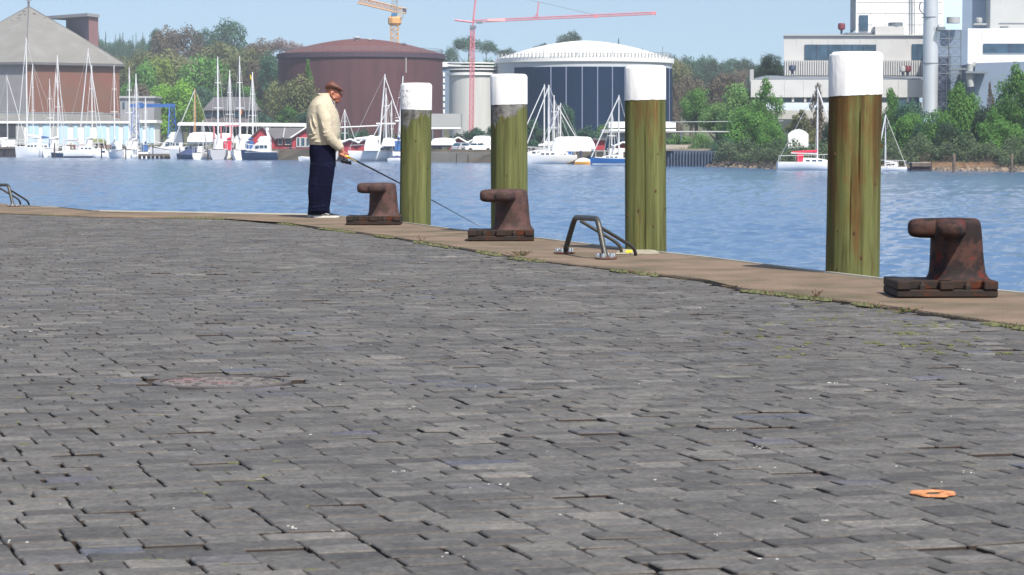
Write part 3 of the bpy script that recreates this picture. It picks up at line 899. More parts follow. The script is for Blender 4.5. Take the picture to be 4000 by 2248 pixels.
# neck and head (chin down, looking at the water)
body.join(limb([(1268, 412, 0, .062), (1278, 392, 0, .060), (1294, 372, 0, .062)]))
body.join(ball(1303, 354, 0, .090, .092, .074))            # cranium
body.join(ball(1312, 376, 0, .070, .078, .064))            # face
body.join(ball(1314, 396, 0, .046, .034, .046))            # jaw and chin
body.join(ball(1320, 400, 0, .024, .020, .026))
body.join(ball(1324, 364, 0, .034, .014, .05))             # brow
body.join(limb([(1331, 366, 0, .010), (1336, 376, 0, .013), (1337, 381, 0, .017)]))   # nose
body.join(limb([(1329, 388, -.012, .010), (1331, 389, 0, .012), (1329, 388, .012, .010)]))  # lips
body.join(limb([(1327, 393, -.012, .010), (1329, 394, 0, .011), (1327, 393, .012, .010)]))
body.join(limb([(1300, 386, -.055, .022), (1316, 384, -.045, .018)]))   # cheek
for sy in (-1, 1):
    body.join(limb([(1300, 360, sy * .078, .010), (1297, 366, sy * .084, .012), (1299, 376, sy * .080, .010), (1303, 381, sy * .074, .009)]))
    body.join(limb([(1303, 361, sy * .080, .008), (1305, 368, sy * .081, .007)]))
# arms inside the sleeves, hands
ax, ay = (1266, 432), -.17
body.join(limb([(1270, 440, -.16, .05), (1280, 490, -.21, .045), (1288, 532, -.21, .042), (1312, 558, -.18, .036), (1332, 584, -.15, .028), (1336, 594, -.14, .030)]))
body.join(limb([(1270, 440, .16, .05), (1284, 490, .21, .045), (1298, 530, .18, .042), (1322, 560, .02, .034), (1338, 588, -.06, .028), (1342, 600, -.09, .028)]))
HX, HY = 1338, 601
def hand(px, py, y, side):
    h = B()
    x0, z0 = ml(px, py)
    h.join(B().ell((x0, y, z0), .046, .022, .040, 12, 8))
    # four fingers curled round the rod grip
    for i, (dx, ln) in enumerate(((-.030, .9), (-.010, 1.0), (.011, .97), (.031, .8))):
        cx, cz = x0 + dx, z0 - dx * .45 - .006
        pts = []
        for s in np.linspace(-.2, 2.7 * ln, 7):
            pts.append((cx + .004 * s, y + side * .030 * math.cos(s), cz - .026 * math.sin(s) - .004))
        h.tube(pts, [.0105, .0105, .0100, .0096, .0092, .0088, .0075], 8)
    h.tube([(x0 - .02, y + side * .012, z0 + .02), (x0 + .012, y + side * .004, z0 + .030), (x0 + .042, y - side * .006, z0 + .016), (x0 + .058, y - side * .008, z0 + .004)], [.014, .012, .0105, .008], 8)
    return h
body.join(hand(HX, HY, -.130, -1))
body.join(hand(1349, 607, -.120, 1).xf(Matrix.Translation((0, .012, .0))))
o = part('body', body, m_skin, man, smooth=True, angle=180); voxel(o, .0065, 2)
# eye, ear detail, grey hair at the nape
be = B()
for sy in (-1, 1):
    x, z = ml(1328, 370); be.ell((x, sy * .030, z), .010, .011, .006, 10, 6)
part('eyes', be, mat('eye_dark', (.03, .025, .02), .2, .1), man)
# jacket
jk = loft([(1211, 1311, 567, .185, 0), (1206, 1318, 562, .20, 0), (1203, 1323, 552, .205, 0), (1201, 1329, 535, .21, 0), (1199, 1331, 515, .212, 0), (1198, 1330, 495, .215, 0), (1198, 1329, 475, .22, 0), (1199, 1326, 455, .225, 0),
           (1203, 1321, 435, .222, 0), (1209, 1314, 415, .21, 0), (1219, 1306, 398, .175, 0), (1232, 1302, 384, .12, 0), (1244, 1298, 374, .085, 0), (1250, 1292, 366, .075, 0)], 32)
for pts in ([(1262, 412, -.15, .075), (1266, 440, -.175, .088), (1277, 470, -.205, .086), (1281, 500, -.215, .080), (1287, 528, -.215, .077), (1300, 548, -.20, .070), (1315, 563, -.18, .062), (1328, 577, -.16, .052), (1331, 581, -.155, .050), (1334, 585, -.15, .040)],
            [(1262, 412, .15, .075), (1268, 440, .175, .086), (1282, 480, .21, .080), (1292, 515, .20, .074), (1306, 542, .12, .066), (1322, 566, .01, .056), (1335, 585, -.05, .045)]):
    jk.join(limb(pts))
# folds at the elbow and waist, cuff ridge
for (a, b_, r) in (((1268, 520, -.286), (1300, 512, -.275), .011), ((1270, 532, -.282), (1306, 528, -.262), .012), ((1282, 548, -.27), (1315, 540, -.245), .010), ((1262, 470, -.275), (1276, 512, -.285), .010),
                   ((1207, 544, -.10), (1240, 540, -.205), .012), ((1204, 530, -.11), (1236, 522, -.21), .010), ((1214, 470, -.16), (1228, 520, -.20), .010), ((1225, 450, -.19), (1238, 500, -.215), .010),
                   ((1235, 555, -.20), (1290, 552, -.18), .012)):
    p0, p1 = ml(a[0], a[1]), ml(b_[0], b_[1])
    r *= 1.15
    mid_ = ((p0[0] + p1[0]) / 2, (a[2] + b_[2]) / 2 - .008, (p0[1] + p1[1]) / 2 - .01)
    jk.tube([(p0[0], a[2], p0[1]), mid_, (p1[0], b_[2], p1[1])], [r * .4, r, r * .4], 8)
o = part('jacket', jk, m_jacket, man, smooth=True, angle=180); voxel(o, .010, 3)
# ribbed waistband, collar, zip line
part('waistband', loft([(1210, 1311, 569, .188, 0), (1207, 1315, 566, .197, 0), (1207, 1316, 560, .200, 0), (1209, 1315, 556, .197, 0)], 32), m_jacket, man, smooth=True)
bc = B(); rs = []
for k in range(15):
    a = math.pi * (.12 + 1.76 * k / 14) ; ca, sa = math.cos(a), math.sin(a)
    # open collar: high at the nape (left), falling to the chest on the right
    back = (1 - ca) / 2
    pxc = 1288 + (1268 - 1288) * back; pyc = 404 + (372 - 404) * back
    x, z = ml(pxc, pyc); x += ca * .060; y = sa * .082
    top = z + .020 + .002 * back
    rs.append([(x, y, z - .03), (x + ca * .006, y + sa * .006, top), (x + ca * .020, y + sa * .022, top - .006), (x + ca * .034, y + sa * .040, z - .035)])
bc.rings(rs, False, False, closed=False)
oc = part('collar', bc, m_jacket, man, smooth=True); md = oc.modifiers.new('t', 'SOLIDIFY'); md.thickness = .006
bs_ = B(); bs_.tube([(ml(1290, 388)[0], -.075, ml(1290, 388)[1]), (ml(1303, 404)[0], -.072, ml(1303, 404)[1]), (ml(1314, 424)[0], -.050, ml(1314, 424)[1]), (ml(1319, 440)[0], -.03, ml(1319, 440)[1])], [.014, .018, .017, .010], 8)
bs_.tube([(ml(1290, 388)[0], .075, ml(1290, 388)[1]), (ml(1308, 410)[0], .05, ml(1308, 410)[1]), (ml(1318, 436)[0], .01, ml(1318, 436)[1])], [.014, .02, .012], 8)
part('scarf', bs_, m_shirt, man, smooth=True)
# trousers
tr = loft([(1210, 1311, 556, .185, 0), (1209, 1312, 575, .195, 0), (1209, 1313, 600, .20, 0), (1212, 1313, 630, .205, 0), (1214, 1312, 655, .20, 0)], 28, .9)
tr.join(loft([(1213, 1312, 640, .105, -.10), (1211, 1309, 680, .10, -.105), (1207, 1303, 715, .095, -.11), (1206, 1299, 750, .09, -.11), (1208, 1294, 790, .085, -.11), (1210, 1290, 812, .085, -.11), (1208, 1292, 826, .088, -.11), (1210, 1290, 834, .085, -.11)], 20, .9))
tr.join(loft([(1210, 1309, 640, .105, .10), (1208, 1303, 680, .10, .105), (1204, 1297, 715, .095, .11), (1203, 1290, 750, .09, .12), (1203, 1282, 790, .085, .12), (1201, 1277, 812, .085, .12), (1199, 1276, 828, .088, .12), (1200, 1275, 836, .085, .12)], 20, .9))
for (a, b_, r) in (((1214, 640, -.20), (1300, 655, -.205), .004), ((1208, 812, -.195), (1286, 806, -.19), .010), ((1208, 822, -.197), (1290, 819, -.195), .011), ((1210, 720, -.20), (1290, 730, -.205), .005), ((1240, 680, -.21), (1225, 780, -.20), .006)):
    p0, p1 = ml(a[0], a[1]), ml(b_[0], b_[1])
    tr.tube([(p0[0], a[2], p0[1]), ((p0[0] + p1[0]) / 2, a[2] - .006, (p0[1] + p1[1]) / 2), (p1[0], b_[2], p1[1])], [r * .3, r, r * .3], 8)
o = part('trousers', tr, m_trouser, man, smooth=True, angle=180); voxel(o, .010, 3)
# shoes
def shoe(px0, px1, y):
    up, so = B(), B()
    x0, _ = ml(px0, 850); x1, _ = ml(px1, 850); L_ = x1 - x0
    rs, rb_ = [], []
    for s, w, h in ((.0, .5, .055), (.06, .8, .075), (.2, .95, .085), (.38, .95, .088), (.55, 1.0, .072), (.72, 1.08, .052), (.86, 1.0, .042), (.95, .75, .036), (1, .4, .026)):
        x = x0 + L_ * s; hw = .046 * w
        rs.append([(x, y - hw, .020), (x, y - hw * .95, .020 + h * .5), (x, y - hw * .5, h), (x, y + hw * .5, h), (x, y + hw * .95, .020 + h * .5), (x, y + hw, .020)])
        hw *= 1.08; zt = .004 * (s > .9)
        rb_.append([(x, y - hw, zt), (x, y - hw, .026), (x, y + hw, .026), (x, y + hw, zt)])
    up.rings(rs); so.rings(rb_)
    # pale side flash
    fl = B(); fl.tube([(x0 + L_ * .30, y - .047, .030), (x0 + L_ * .48, y - .051, .052), (x0 + L_ * .62, y - .050, .038), (x0 + L_ * .5, y - .051, .028)], [.004, .007, .006, .003], 6)
    s_ = part('shoe', up, m_shoe, man, smooth=True)
    sub('sole', so, m_sole, s_, man); sub('side_flash', fl, m_sole, s_, man)
shoe(1228, 1328, -.115); shoe(1199, 1292, .12)
# flat cap, sloping forward, with a peak
cp = B(); rs = []
for i in range(13):
    s = i / 12
    px = 1273 + s * 68; w = math.sin(math.pi * (.10 + .80 * s)) ** .42
    topy = 319.5 + 14 * max(0, .25 - s) / .25 + max(0, s - .40) ** 1.6 * 70
    boty = 350 + s * 9
    x, zt = ml(px, topy); _, zb = ml(px, boty)
    hw = .108 * w; ring = []
    for k in range(16):
        a = 2 * math.pi * k / 16; ca, sa = math.cos(a), math.sin(a)
        ring.append((x, hw * ca, (zt + zb) / 2 + (zt - zb) / 2 * math.copysign(abs(sa) ** .8, sa)))
    rs.append(ring)
cp.rings(rs)
cap_o = part('flat_cap', cp, m_cap_b, man, smooth=True)
pk = B(); rs = []
for k in range(11):
    a = -math.pi / 2 + math.pi * k / 10
    x0, z0 = ml(1328, 352); x1, z1 = ml(1349, 364)
    ext = math.cos(a) ** .7 if math.cos(a) > 1e-6 else 0
    xx = x0 + (x1 - x0) * ext; zz = z0 + (z1 - z0) * ext
    rs.append([(x0 - .02, .074 * math.sin(a), z0 + .012), (xx, .068 * math.sin(a), zz + .005), (xx, .068 * math.sin(a), zz - .004), (x0 - .02, .074 * math.sin(a), z0 - .004)])
pk.rings(rs)
sub('peak', pk, m_cap_b, cap_o, man, smooth=True)

# ------------------------------------------------------------------ fishing rod
m_blank = mat('carbon_blank', (0.008, 0.008, 0.010), 0.5, 0.1, 5, spec=.15)
m_cork = mat('cork_grip', srgb(204, 178, 132), 0.8, 0.2, 40)
m_gold = mat('gold_ring', srgb(214, 160, 40), 0.3, 0.1, 5, metal=.7)
m_reel = mat('black_reel', (0.010, 0.010, 0.013), 0.5, 0.1, 5, spec=.2)
rod0 = P(1338, 603, MZ.y - .125); tip = P(1871, 884, MZ.y + .25)
rod = thing('fishing_rod', 'black fishing rod with cork grip held low by the man, reel beneath', 'fishing rod', tuple(rod0))
dr = (tip - rod0); ln = dr.length; u = dr / ln
sag = lambda s: Vector((0, 0, -.06 * (s ** 2) + .06 * s))
at = lambda s: u * (ln * s) + sag(s)
butt = -u * .05
part('blank', B().tube([at(s) for s in (.03, .1, .2, .3, .4, .5, .6, .7, .8, .9, 1.0)], [.0125, .0115, .0105, .0095, .0085, .0075, .0065, .0055, .0045, .0035, .0025], 8), m_blank, rod, smooth=True)
part('grip', B().tube([butt, butt * .5, u * .0, u * .05, u * .055, u * .19, u * .2], [.013, .013, .014, .014, .013, .0125, .009], 10), m_cork, rod, smooth=True)
part('reel_seat', B().tube([u * .045, u * .05, u * .11, u * .115], [.012, .0155, .0155, .012], 10), m_gold, rod, smooth=True)
rl = B(); fx = Matrix.Translation(u * .02 + Vector((0, 0, -.02)))
rl.box(-.008, .008, -.006, .006, -.05, .015)
rl.join(B().ell((.0, 0, -.062), .045, .026, .024, 12, 8))
rl.join(B().lathe([(.026, -.02), (.030, -.01), (.022, .0), (.022, .03), (.030, .034), (.026, .045)], 16).xf(Matrix.Translation((.045, 0, -.072)) @ Matrix.Rotation(R(100), 4, 'Y')))
rl.tube([(.05, -.03, -.05), (.095, -.03, -.075), (.095, .0, -.095), (.06, .02, -.1)], .003, 6)
part('reel', rl.xf(fx), m_reel, rod, smooth=True)
bh = B(); bh.tube([(-.02, -.02, -.075), (-.075, -.03, -.062), (-.10, -.03, -.055)], .004, 6); bh.join(B().ell((-.105, -.035, -.055), .012, .009, .009, 8, 6))
part('reel_handle', bh.xf(fx), m_reel, rod, smooth=True)
for s in (.24, .42, .56, .68, .78, .87, .95):
    rr = .016 * (1 - s * .7); c = at(s) + Vector((0, 0, -rr - .006))
    b = B(); b.tube([c + Vector((0, rr * math.cos(a), rr * math.sin(a))) for a in np.linspace(0, 2 * math.pi, 11)], .0014, 4, False)
    b.tube([at(s), c + Vector((0, 0, rr))], .0014, 4)
    part('line_guide', b, m_nut, rod)
# ------------------------------------------------------------------ far shore: land
m_land = mat('far_ground', srgb(84, 86, 60), 0.95, 0.25, .03, col2=srgb(66, 70, 48))
m_bank = mat('shore_bank', srgb(84, 74, 60), 0.95, 0.3, .3, col2=srgb(48, 48, 40))
HILLP = [(-1200, 10), (0, 14), (400, 22), (700, 31), (1000, 27), (1250, 20), (1700, 18), (2200, 20), (2700, 17), (3100, 14), (3600, 8), (5200, 6)]
def hill_h(px): return float(np.interp(px, [a for a, b in HILLP], [b for a, b in HILLP]))
LANDZ = 0.1
def land_z(px, d):
    s = shore(px)
    if d < s: return WATER - 1
    if d < s + 10: return WATER - .15 + (LANDZ - WATER + .15) * min(1, (d - s) / 9.5)
    h0 = max(s + 130, 520)
    k = min(1, max(0, (d - h0) / (930 - h0)))
    k = k * k * (3 - 2 * k)
    return LANDZ + k * hill_h(px)
pxs = list(np.linspace(-1500, 5500, 90)); fr = [-6, 0, 3, 6, 9.5, 20, 60, 110, 150, 200, 250, 300, 350, 400, 460, 520, 600, 750, 900]
bl = B(); rows_ = []
for px in pxs:
    row = []
    for k, q in enumerate(fr):
        d = shore(px) + q
        d = min(d, 1450)
        z = land_z(px, d) if q > 0 else WATER - .6 - (1 if q < 0 else 0)
        row.append((X(px, d), d, z))
    rows_.append(row)
bl.rings(rows_, False, False, closed=False)
structure('far_shore', bl, m_land, smooth=True)

def base(px, d, z=LANDZ): return (X(px, d), d, z)
# px-space box helper in world coordinates
def wbox(b, px0, px1, py0, py1, d0, d1):
    """front face spans px0..px1, py0 (top)..py1 (bottom) at distance d0, extruded back to d1"""
    return b.box(X(px0, d0), X(px1, d0), d0, d1, Z(py1, d0), Z(py0, d0))
def wfrus(b, px0, px1, py0, py1, d0, d1):
    """like wbox, but turned so that its left flank runs back almost along the line of sight"""
    return b.slab([(X(px0, d0), d0), (X(px1, d0), d0), (X(px1, d0), d1), (X(px0 + 3, d1), d1)], Z(py1, d0), Z(py0, d0))
def wtube(b, pts, r, n=6, **k):
    return b.tube([P(*p) for p in pts], r, n, **k)
def wpart(name, m, t, fn, smooth=False, label=None):
    b = B(); fn(b); return part(name, b, m, t, smooth=smooth, world=True, label=label)
def wsub(name, m, p_, t, fn, smooth=False):
    b = B(); fn(b); return sub(name, b, m, p_, t, smooth=smooth, world=True)

m_white = mat('white_facade', (0.74, 0.74, 0.73), 0.6, 0.04, .8, stretch=(1, 1, .15))
m_offwhite = mat('pale_grey_facade', (0.47, 0.465, 0.455), 0.65, 0.05, .4)
m_greywall = mat('blue_grey_facade', srgb(112, 128, 148), 0.7, 0.06, .3)
m_palegrey = mat('light_grey_facade', srgb(160, 162, 162), 0.7, 0.05, .4)
m_glass = mat('window_glass', (0.035, 0.075, 0.12), 0.12, 0.35, .8)
m_dark = mat('dark_opening', (0.02, 0.022, 0.028), 0.7, 0.3, 1)
m_roofgrey = mat('grey_roof', srgb(118, 116, 111), 0.85, 0.08, .25, col2=srgb(128, 128, 124), mix=(.5, .65))
m_roofdark = mat('dark_roof', srgb(98, 96, 98), 0.85, 0.1, .3)
m_brickwall = mat('brown_brick_wall', srgb(118, 76, 62), 0.9, 0.08, .3, col2=srgb(112, 82, 66), mix=(.42, .6))
m_greyclad = mat('grey_cladding', srgb(132, 130, 130), 0.8, 0.08, .3)
m_purple = mat('shaded_brick_wall', srgb(102, 94, 108), 0.85, 0.08, .3)  # stair box brick, with the shade of its left face put into the colour
m_tank = mat('red_brown_tank', srgb(84, 52, 56), 0.85, 0.09, .9, col2=srgb(74, 46, 48), mix=(.48, .62), stretch=(1, 1, .12))
m_tankroof = mat('tank_roof', srgb(98, 62, 58), 0.8, 0.06, .2)
m_tankrim = mat('tank_rim', srgb(70, 54, 68), 0.8, 0.08, .3)
m_navy = mat('navy_panel', (0.0008, 0.016, 0.050), 0.7, 0.12, .2, spec=.15)
m_navyseam = mat('panel_seam', srgb(120, 128, 156), 0.6, 0.05, 1)
m_palepaint = mat('pale_tank_paint', srgb(180, 186, 192), 0.6, 0.05, .3)
m_silo = mat('silo_white', srgb(184, 184, 182), 0.6, 0.06, .8, stretch=(2, 2, .1))
m_metal = mat('grey_steel', srgb(120, 128, 136), 0.5, 0.1, 1, metal=.3)
m_darksteel = mat('blue_black_steel', srgb(58, 68, 92), 0.6, 0.15, 1)
m_cranered = mat('crane_red', srgb(204, 128, 140), 0.5, 0.08, 1)
m_craneyel = mat('crane_orange', srgb(208, 156, 98), 0.5, 0.1, 1)
m_bluecrane = mat('gantry_blue', srgb(44, 92, 158), 0.5, 0.12, 1)
m_redhouse = mat('red_boathouse', srgb(160, 52, 62), 0.8, 0.1, 1, stretch=(6, 6, 1))
m_lightblue = mat('light_blue_panel', srgb(176, 205, 228), 0.7, 0.04, .5)
m_tarp = mat('white_tarp', (0.74, 0.75, 0.76), 0.7, 0.05, .6, .4, 2)
m_wood = mat('weathered_wood', srgb(96, 84, 74), 0.9, 0.2, 2)
m_darkwood = mat('dark_wet_wood', srgb(52, 44, 48), 0.9, 0.2, 2)
m_stone = mat('quay_stone', srgb(128, 122, 112), 0.9, 0.15, .5)

# ------------------------------------------------------------------ hexagonal storehouse
D = 650
t = thing('storehouse', 'big hexagonal brick storehouse with grey tent roof and a finial, far left', 'building', base(117, D + 18))
Rw = 400 * (D + 18) / F; cx0, cy0 = X(117, D + 18), D + 18
ang = [R(8.6 + 60 * k) for k in range(6)]
pt = lambda a, r: (cx0 + r * math.sin(a), cy0 - r * math.cos(a))
ze, zb_, za = Z(242, D), LANDZ - .5, Z(27, D + 18)
for k in range(6):
    a0, a1 = ang[k], ang[(k + 1) % 6]
    p0, p1 = pt(a0, Rw), pt(a1, Rw); q0, q1 = pt(a0, Rw - .5), pt(a1, Rw - .5)
    b = B().slab([p0, p1, q1, q0], zb_, ze)
    part('wall', b, m_greyclad if k == 5 else m_brickwall, t, world=True, label='pale grey clad wall' if k == 5 else None)
for k in range(6):
    a0, a1 = ang[k], ang[(k + 1) % 6]
    p0, p1 = pt(a0, Rw + 1.4), pt(a1, Rw + 1.4); m0, m1 = pt(a0, Rw * .52), pt(a1, Rw * .52)
    zz = ze - .3; zm = zz + (za - zz) * .53; ap = (cx0, cy0, za)
    b = B().add([(p0[0], p0[1], zz), (p1[0], p1[1], zz), (m1[0], m1[1], zm), (m0[0], m0[1], zm), ap], [(0, 1, 2, 3), (3, 2, 4)])
    part('roof', b, m_roofgrey, t, world=True)
b = B()
ring = [pt(a, Rw + 1.4) for a in ang]; ring2 = [pt(a, Rw + .02) for a in ang]
b.rings([[(x, y, ze - .35) for x, y in ring2], [(x, y, ze - .9) for x, y in ring], [(x, y, ze - .32) for x, y in ring]], False, False)
part('eaves', b, m_roofdark, t, world=True)
b = B()
for k in range(6):
    a0 = ang[k]; p0 = pt(a0, Rw + 1.4); m0 = pt(a0, Rw * .52)
    b.tube([(p0[0], p0[1], ze - .25), (m0[0], m0[1], ze - .3 + (za - ze) * .53 + .05), (cx0, cy0, za + .05)], .16, 5)
part('hip_ridges', b, m_roofdark, t, world=True)
wr = random.Random(2)
b = B()
for k in range(24):
    s_ = wr.choice((0, 5, 5)); f_ = wr.uniform(.15, .85); g_ = wr.uniform(.25, .9)
    a0, a1 = ang[s_], ang[(s_ + 1) % 6]; p0, p1 = pt(a0, Rw), pt(a1, Rw)
    x, y = p0[0] * (1 - f_) + p1[0] * f_, p0[1] * (1 - f_) + p1[1] * f_
    x, y = x * (1 - g_) + cx0 * g_, y * (1 - g_) + cy0 * g_; z = (ze - .3) * (1 - g_) + za * g_
    b.box(x - .22, x + .22, y - .3, y + .3, z - .1, z + .35)
part('roof_vents', b, m_roofdark, t, world=True)
b = B().tube([(cx0, cy0, za - .2), (cx0, cy0, za + 1.9)], [.35, .12], 8); b.ell((cx0, cy0, za + 1.1), .38, .38, .28, 8, 6)
b.box(cx0 - .75, cx0 + .75, cy0 - .06, cy0 + .06, za + 1.55, za + 1.8); b.box(cx0 - .95, cx0 - .35, cy0 - .08, cy0 + .08, za + 1.9, za + 2.3)
part('finial', b, m_roofdark, t, world=True)
# brick stair box rising through the roof
D2 = 668
bx = B(); c0 = P(350, 180, D2 - 4)
def fpt(px, d): return (X(px, d), d)
poly_ = [fpt(350, D2 - 5), fpt(387, D2 + 1), fpt(300, D2 + 16), fpt(262, D2 + 8)]
part('stair_box', B().slab(poly_, Z(235, D2), Z(62, D2)), m_purple, t, world=True)
fb = [fpt(350.6, D2 - 5.1), fpt(387.6, D2 + .9), fpt(387.4, D2 + 1.3), fpt(350.4, D2 - 4.7)]
part('brick_face', B().slab(fb, Z(235, D2), Z(72, D2)), mat('dull_red_face', srgb(140, 104, 104), .9, .08, .3), t, world=True)
cpoly = [fpt(346, D2 - 7), fpt(393, D2 + .5), fpt(300, D2 + 19), fpt(185, D2 + 9)]
part('stair_box_roof', B().slab(cpoly, Z(69, D2), Z(57, D2)), mat('parapet_grey', srgb(150, 148, 150), .8, .06, .3), t, world=True)

# ------------------------------------------------------------------ long blue and white shed
D = 612
t = thing('boat_shed', 'long low shed with grey roof and pale blue and white doors at the far left', 'shed', base(250, D))
def f(b):
    b.add([P(-500, 474, D), P(505, 478, D), P(400, 440, D + 14), P(-500, 438, D + 14), P(-500, 474, D + 28), P(505, 478, D + 28)], [(0, 1, 2, 3), (3, 2, 5, 4), (1, 5, 2)])
wpart('roof', m_roofgrey, t, f)
wpart('fascia', m_white, t, lambda b: wbox(b, -500, 507, 474, 483, D - .6, D - .1))
wpart('wall', m_white, t, lambda b: wbox(b, -500, 504, 483, 566, D, D + 27))
doors = [(62, 95, 'w'), (112, 152, 'b'), (168, 198, 'b'), (202, 222, 'w'), (232, 264, 'b'), (288, 304, 'b'), (330, 352, 'b'), (380, 416, 'b'), (430, 464, 'b'), (482, 502, 'b')]
wpart('dark_door_opening', m_dark, t, lambda b: wbox(b, -160, 62, 482, 540, D - .25, D + .05))
for a, c, k in doors:
    wpart('door', m_lightblue if k == 'b' else m_palegrey, t, lambda b: wbox(b, a, c, 486, 566, D - .2, D + .04))
wpart('roof_pipe', m_metal, t, lambda b: (wtube(b, [(-200, 436, D + 13), (470, 446, D + 11)], .14), wtube(b, [(-200, 441, D + 12.5), (470, 452, D + 10.5)], .10)))

t = thing('office_block', 'grey flat-roofed block behind the blue gantry crane', 'building', base(540, 625))
wpart('wall', mat('grey_block_wall', srgb(140, 140, 144), .85, .06, .3), t, lambda b: wbox(b, 470, 603, 382, 560, 625, 640))
wpart('roof', m_palegrey, t, lambda b: wbox(b, 467, 608, 376, 384, 624.5, 641))
wpart('window', m_glass, t, lambda b: wbox(b, 480, 488, 400, 424, 624.8, 625.1))
t = thing('blue_door_shed', 'small white shed with pale blue doors right of the long shed', 'shed', base(575, 606))
wpart('wall', m_white, t, lambda b: wbox(b, 538, 606, 480, 566, 606, 614))
wpart('roof', m_white, t, lambda b: wbox(b, 534, 612, 470, 481, 605, 615))
for a, c in ((541, 558), (569, 583), (586, 602)): wpart('door', m_lightblue, t, lambda b: wbox(b, a, c, 489, 560, 605.75, 606.1))

# ------------------------------------------------------------------ blue gantry crane
D = 560
t = thing('gantry_crane', 'blue gantry crane with lattice legs in front of the bright green tree', 'crane', base(600, D))
wpart('beam', m_bluecrane, t, lambda b: wbox(b, 505, 684, 406, 420, D, D + 1))
wpart('trolley', m_bluecrane, t, lambda b: wbox(b, 536, 556, 402, 424, D - .4, D + 1.2))
def leg(px0, px1, bx0, bx1, top, bot):
    def f(b):
        wtube(b, [(px0, top, D), (bx0, bot, D - 2)], .16, 5); wtube(b, [(px1, top, D), (bx1, bot, D + 2)], .16, 5)
        n = 5
        for i in range(n):
            s0, s1 = i / n, (i + 1) / n
            l0 = (px0 + (bx0 - px0) * s0, top + (bot - top) * s0); r1 = (px1 + (bx1 - px1) * s1, top + (bot - top) * s1); r0 = (px1 + (bx1 - px1) * s0, l0[1]); l1 = (px0 + (bx0 - px0) * s1, r1[1])
            wtube(b, [(l0[0], l0[1], D), (r1[0], r1[1], D)] if i % 2 else [(r0[0], r0[1], D), (l1[0], l1[1], D)], .09, 4)
            wtube(b, [(l1[0], l1[1], D), (r1[0], r1[1], D)], .07, 4)
    return f
wpart('leg', m_bluecrane, t, leg(662, 680, 655, 692, 420, 566))
wpart('leg', m_bluecrane, t, leg(520, 540, 508, 546, 420, 566))

# ------------------------------------------------------------------ red-brown tank
def round_tank(name, label, pxc, rpx, D, top_l, wall_m, roof_m, rim_m, apex, rim_drop, bottom_py):
    cx, cy = X(pxc, D), D; r = rpx * D / F
    t = thing(name, label, 'tank', (cx, cy, LANDZ))
    zt = Z(top_l, D); za = Z(apex, D)
    part('wall', B().lathe([(r, -1), (r, zt - LANDZ - rim_drop), (r - .05, zt - LANDZ - rim_drop)], 96, cap=False), wall_m, t, smooth=True)
    part('rim', B().lathe([(r, zt - LANDZ - rim_drop - .02), (r + .35, zt - LANDZ - rim_drop), (r + .35, zt - LANDZ), (r, zt - LANDZ + .02)], 96, cap=False), rim_m, t, smooth=True, angle=30)
    prof = [(r * math.cos(a) * 1.0, (zt - LANDZ) + (za - zt) * (math.sin(a) ** 1.15)) for a in np.linspace(0, math.pi / 2 * .98, 12)]
    n_ = 12; prof = [(r * (1 - i / n_), (zt - LANDZ) + (za - zt) * (1 - (1 - i / n_) ** 1.7)) for i in range(n_)] + [(.3, za - LANDZ)]
    part('dome_roof', B().lathe(prof, 96), roof_m, t, smooth=True)
    b = B()
    nr = 90
    for k in range(nr):
        a = 2 * math.pi * k / nr; x, y = (r - .2) * math.cos(a), (r - .2) * math.sin(a)
        b.tube([(x, y, zt - LANDZ), (x, y, zt - LANDZ + 1.0)], .035, 4)
    for h in (.55, 1.0):
        b.tube([((r - .2) * math.cos(2 * math.pi * k / 90), (r - .2) * math.sin(2 * math.pi * k / 90), zt - LANDZ + h) for k in range(91)], .035, 4, False)
    o = part('railing', b, m_metal, t)
    return t, cx, cy, r, zt, za
t, cx, cy, r, zt, za = round_tank('storage_tank', 'huge round red-brown storage tank with low domed roof behind the angler', 1411, 322, 566, 214, m_tank, m_tankroof, m_tankrim, 152, 1.0, 490)
def vent(px, py, w, h):
    return lambda b: (b.lathe([(w * .6, -h * 1.6), (w * .6, 0), (w, .1), (w, h * .5), (w * .2, h)], 10, tuple(P(px, py, 560))))
wpart('roof_vent', m_palegrey, t, vent(1395, 152, .85, .5))
wpart('roof_vent', m_palegrey, t, vent(1445, 158, .45, .4)); wpart('roof_vent', m_metal, t, vent(1578, 176, .55, .5)); wpart('roof_vent', m_palegrey, t, vent(1490, 190, .5, .4)); wpart('roof_vent', m_palegrey, t, vent(1620, 194, .3, .3))
wpart('drain_pipe', m_palegrey, t, lambda b: wtube(b, [(1586, 226, 549.3), (1586, 285, 549.3)], .12, 5))
# vertical dark stair strip on its right
t = thing('stair_tower', 'narrow stair tower with a column of white windows between red-brown tank and white silo', 'tower', base(1745, 540))
wpart('wall', m_greywall, t, lambda b: wbox(b, 1729, 1756, 262, 500, 540, 544))
for k in range(7): wpart('window', m_white, t, lambda b: wbox(b, 1731, 1738, 284 + k * 24, 300 + k * 24, 539.8, 540.05))
wpart('top_beam', m_white, t, lambda b: wbox(b, 1729, 1800, 243, 262, 539.5, 545))
t, cx, cy, r, zt, za = round_tank('white_silo', 'shorter pale round silo between the two huge tanks, white rings around its top', 1848, 93, 520, 286, m_silo, m_white, m_white, 262, .5, 500)
b = B()
for z, rr in ((.5, .5), (1.1, .3), (1.7, .35)): b.lathe([(r - .5, z + zt - LANDZ), (r + rr, z + zt - LANDZ), (r + rr, z + .22 + zt - LANDZ), (r - .5, z + .22 + zt - LANDZ)], 48)
part('top_ring', b, m_white, t)

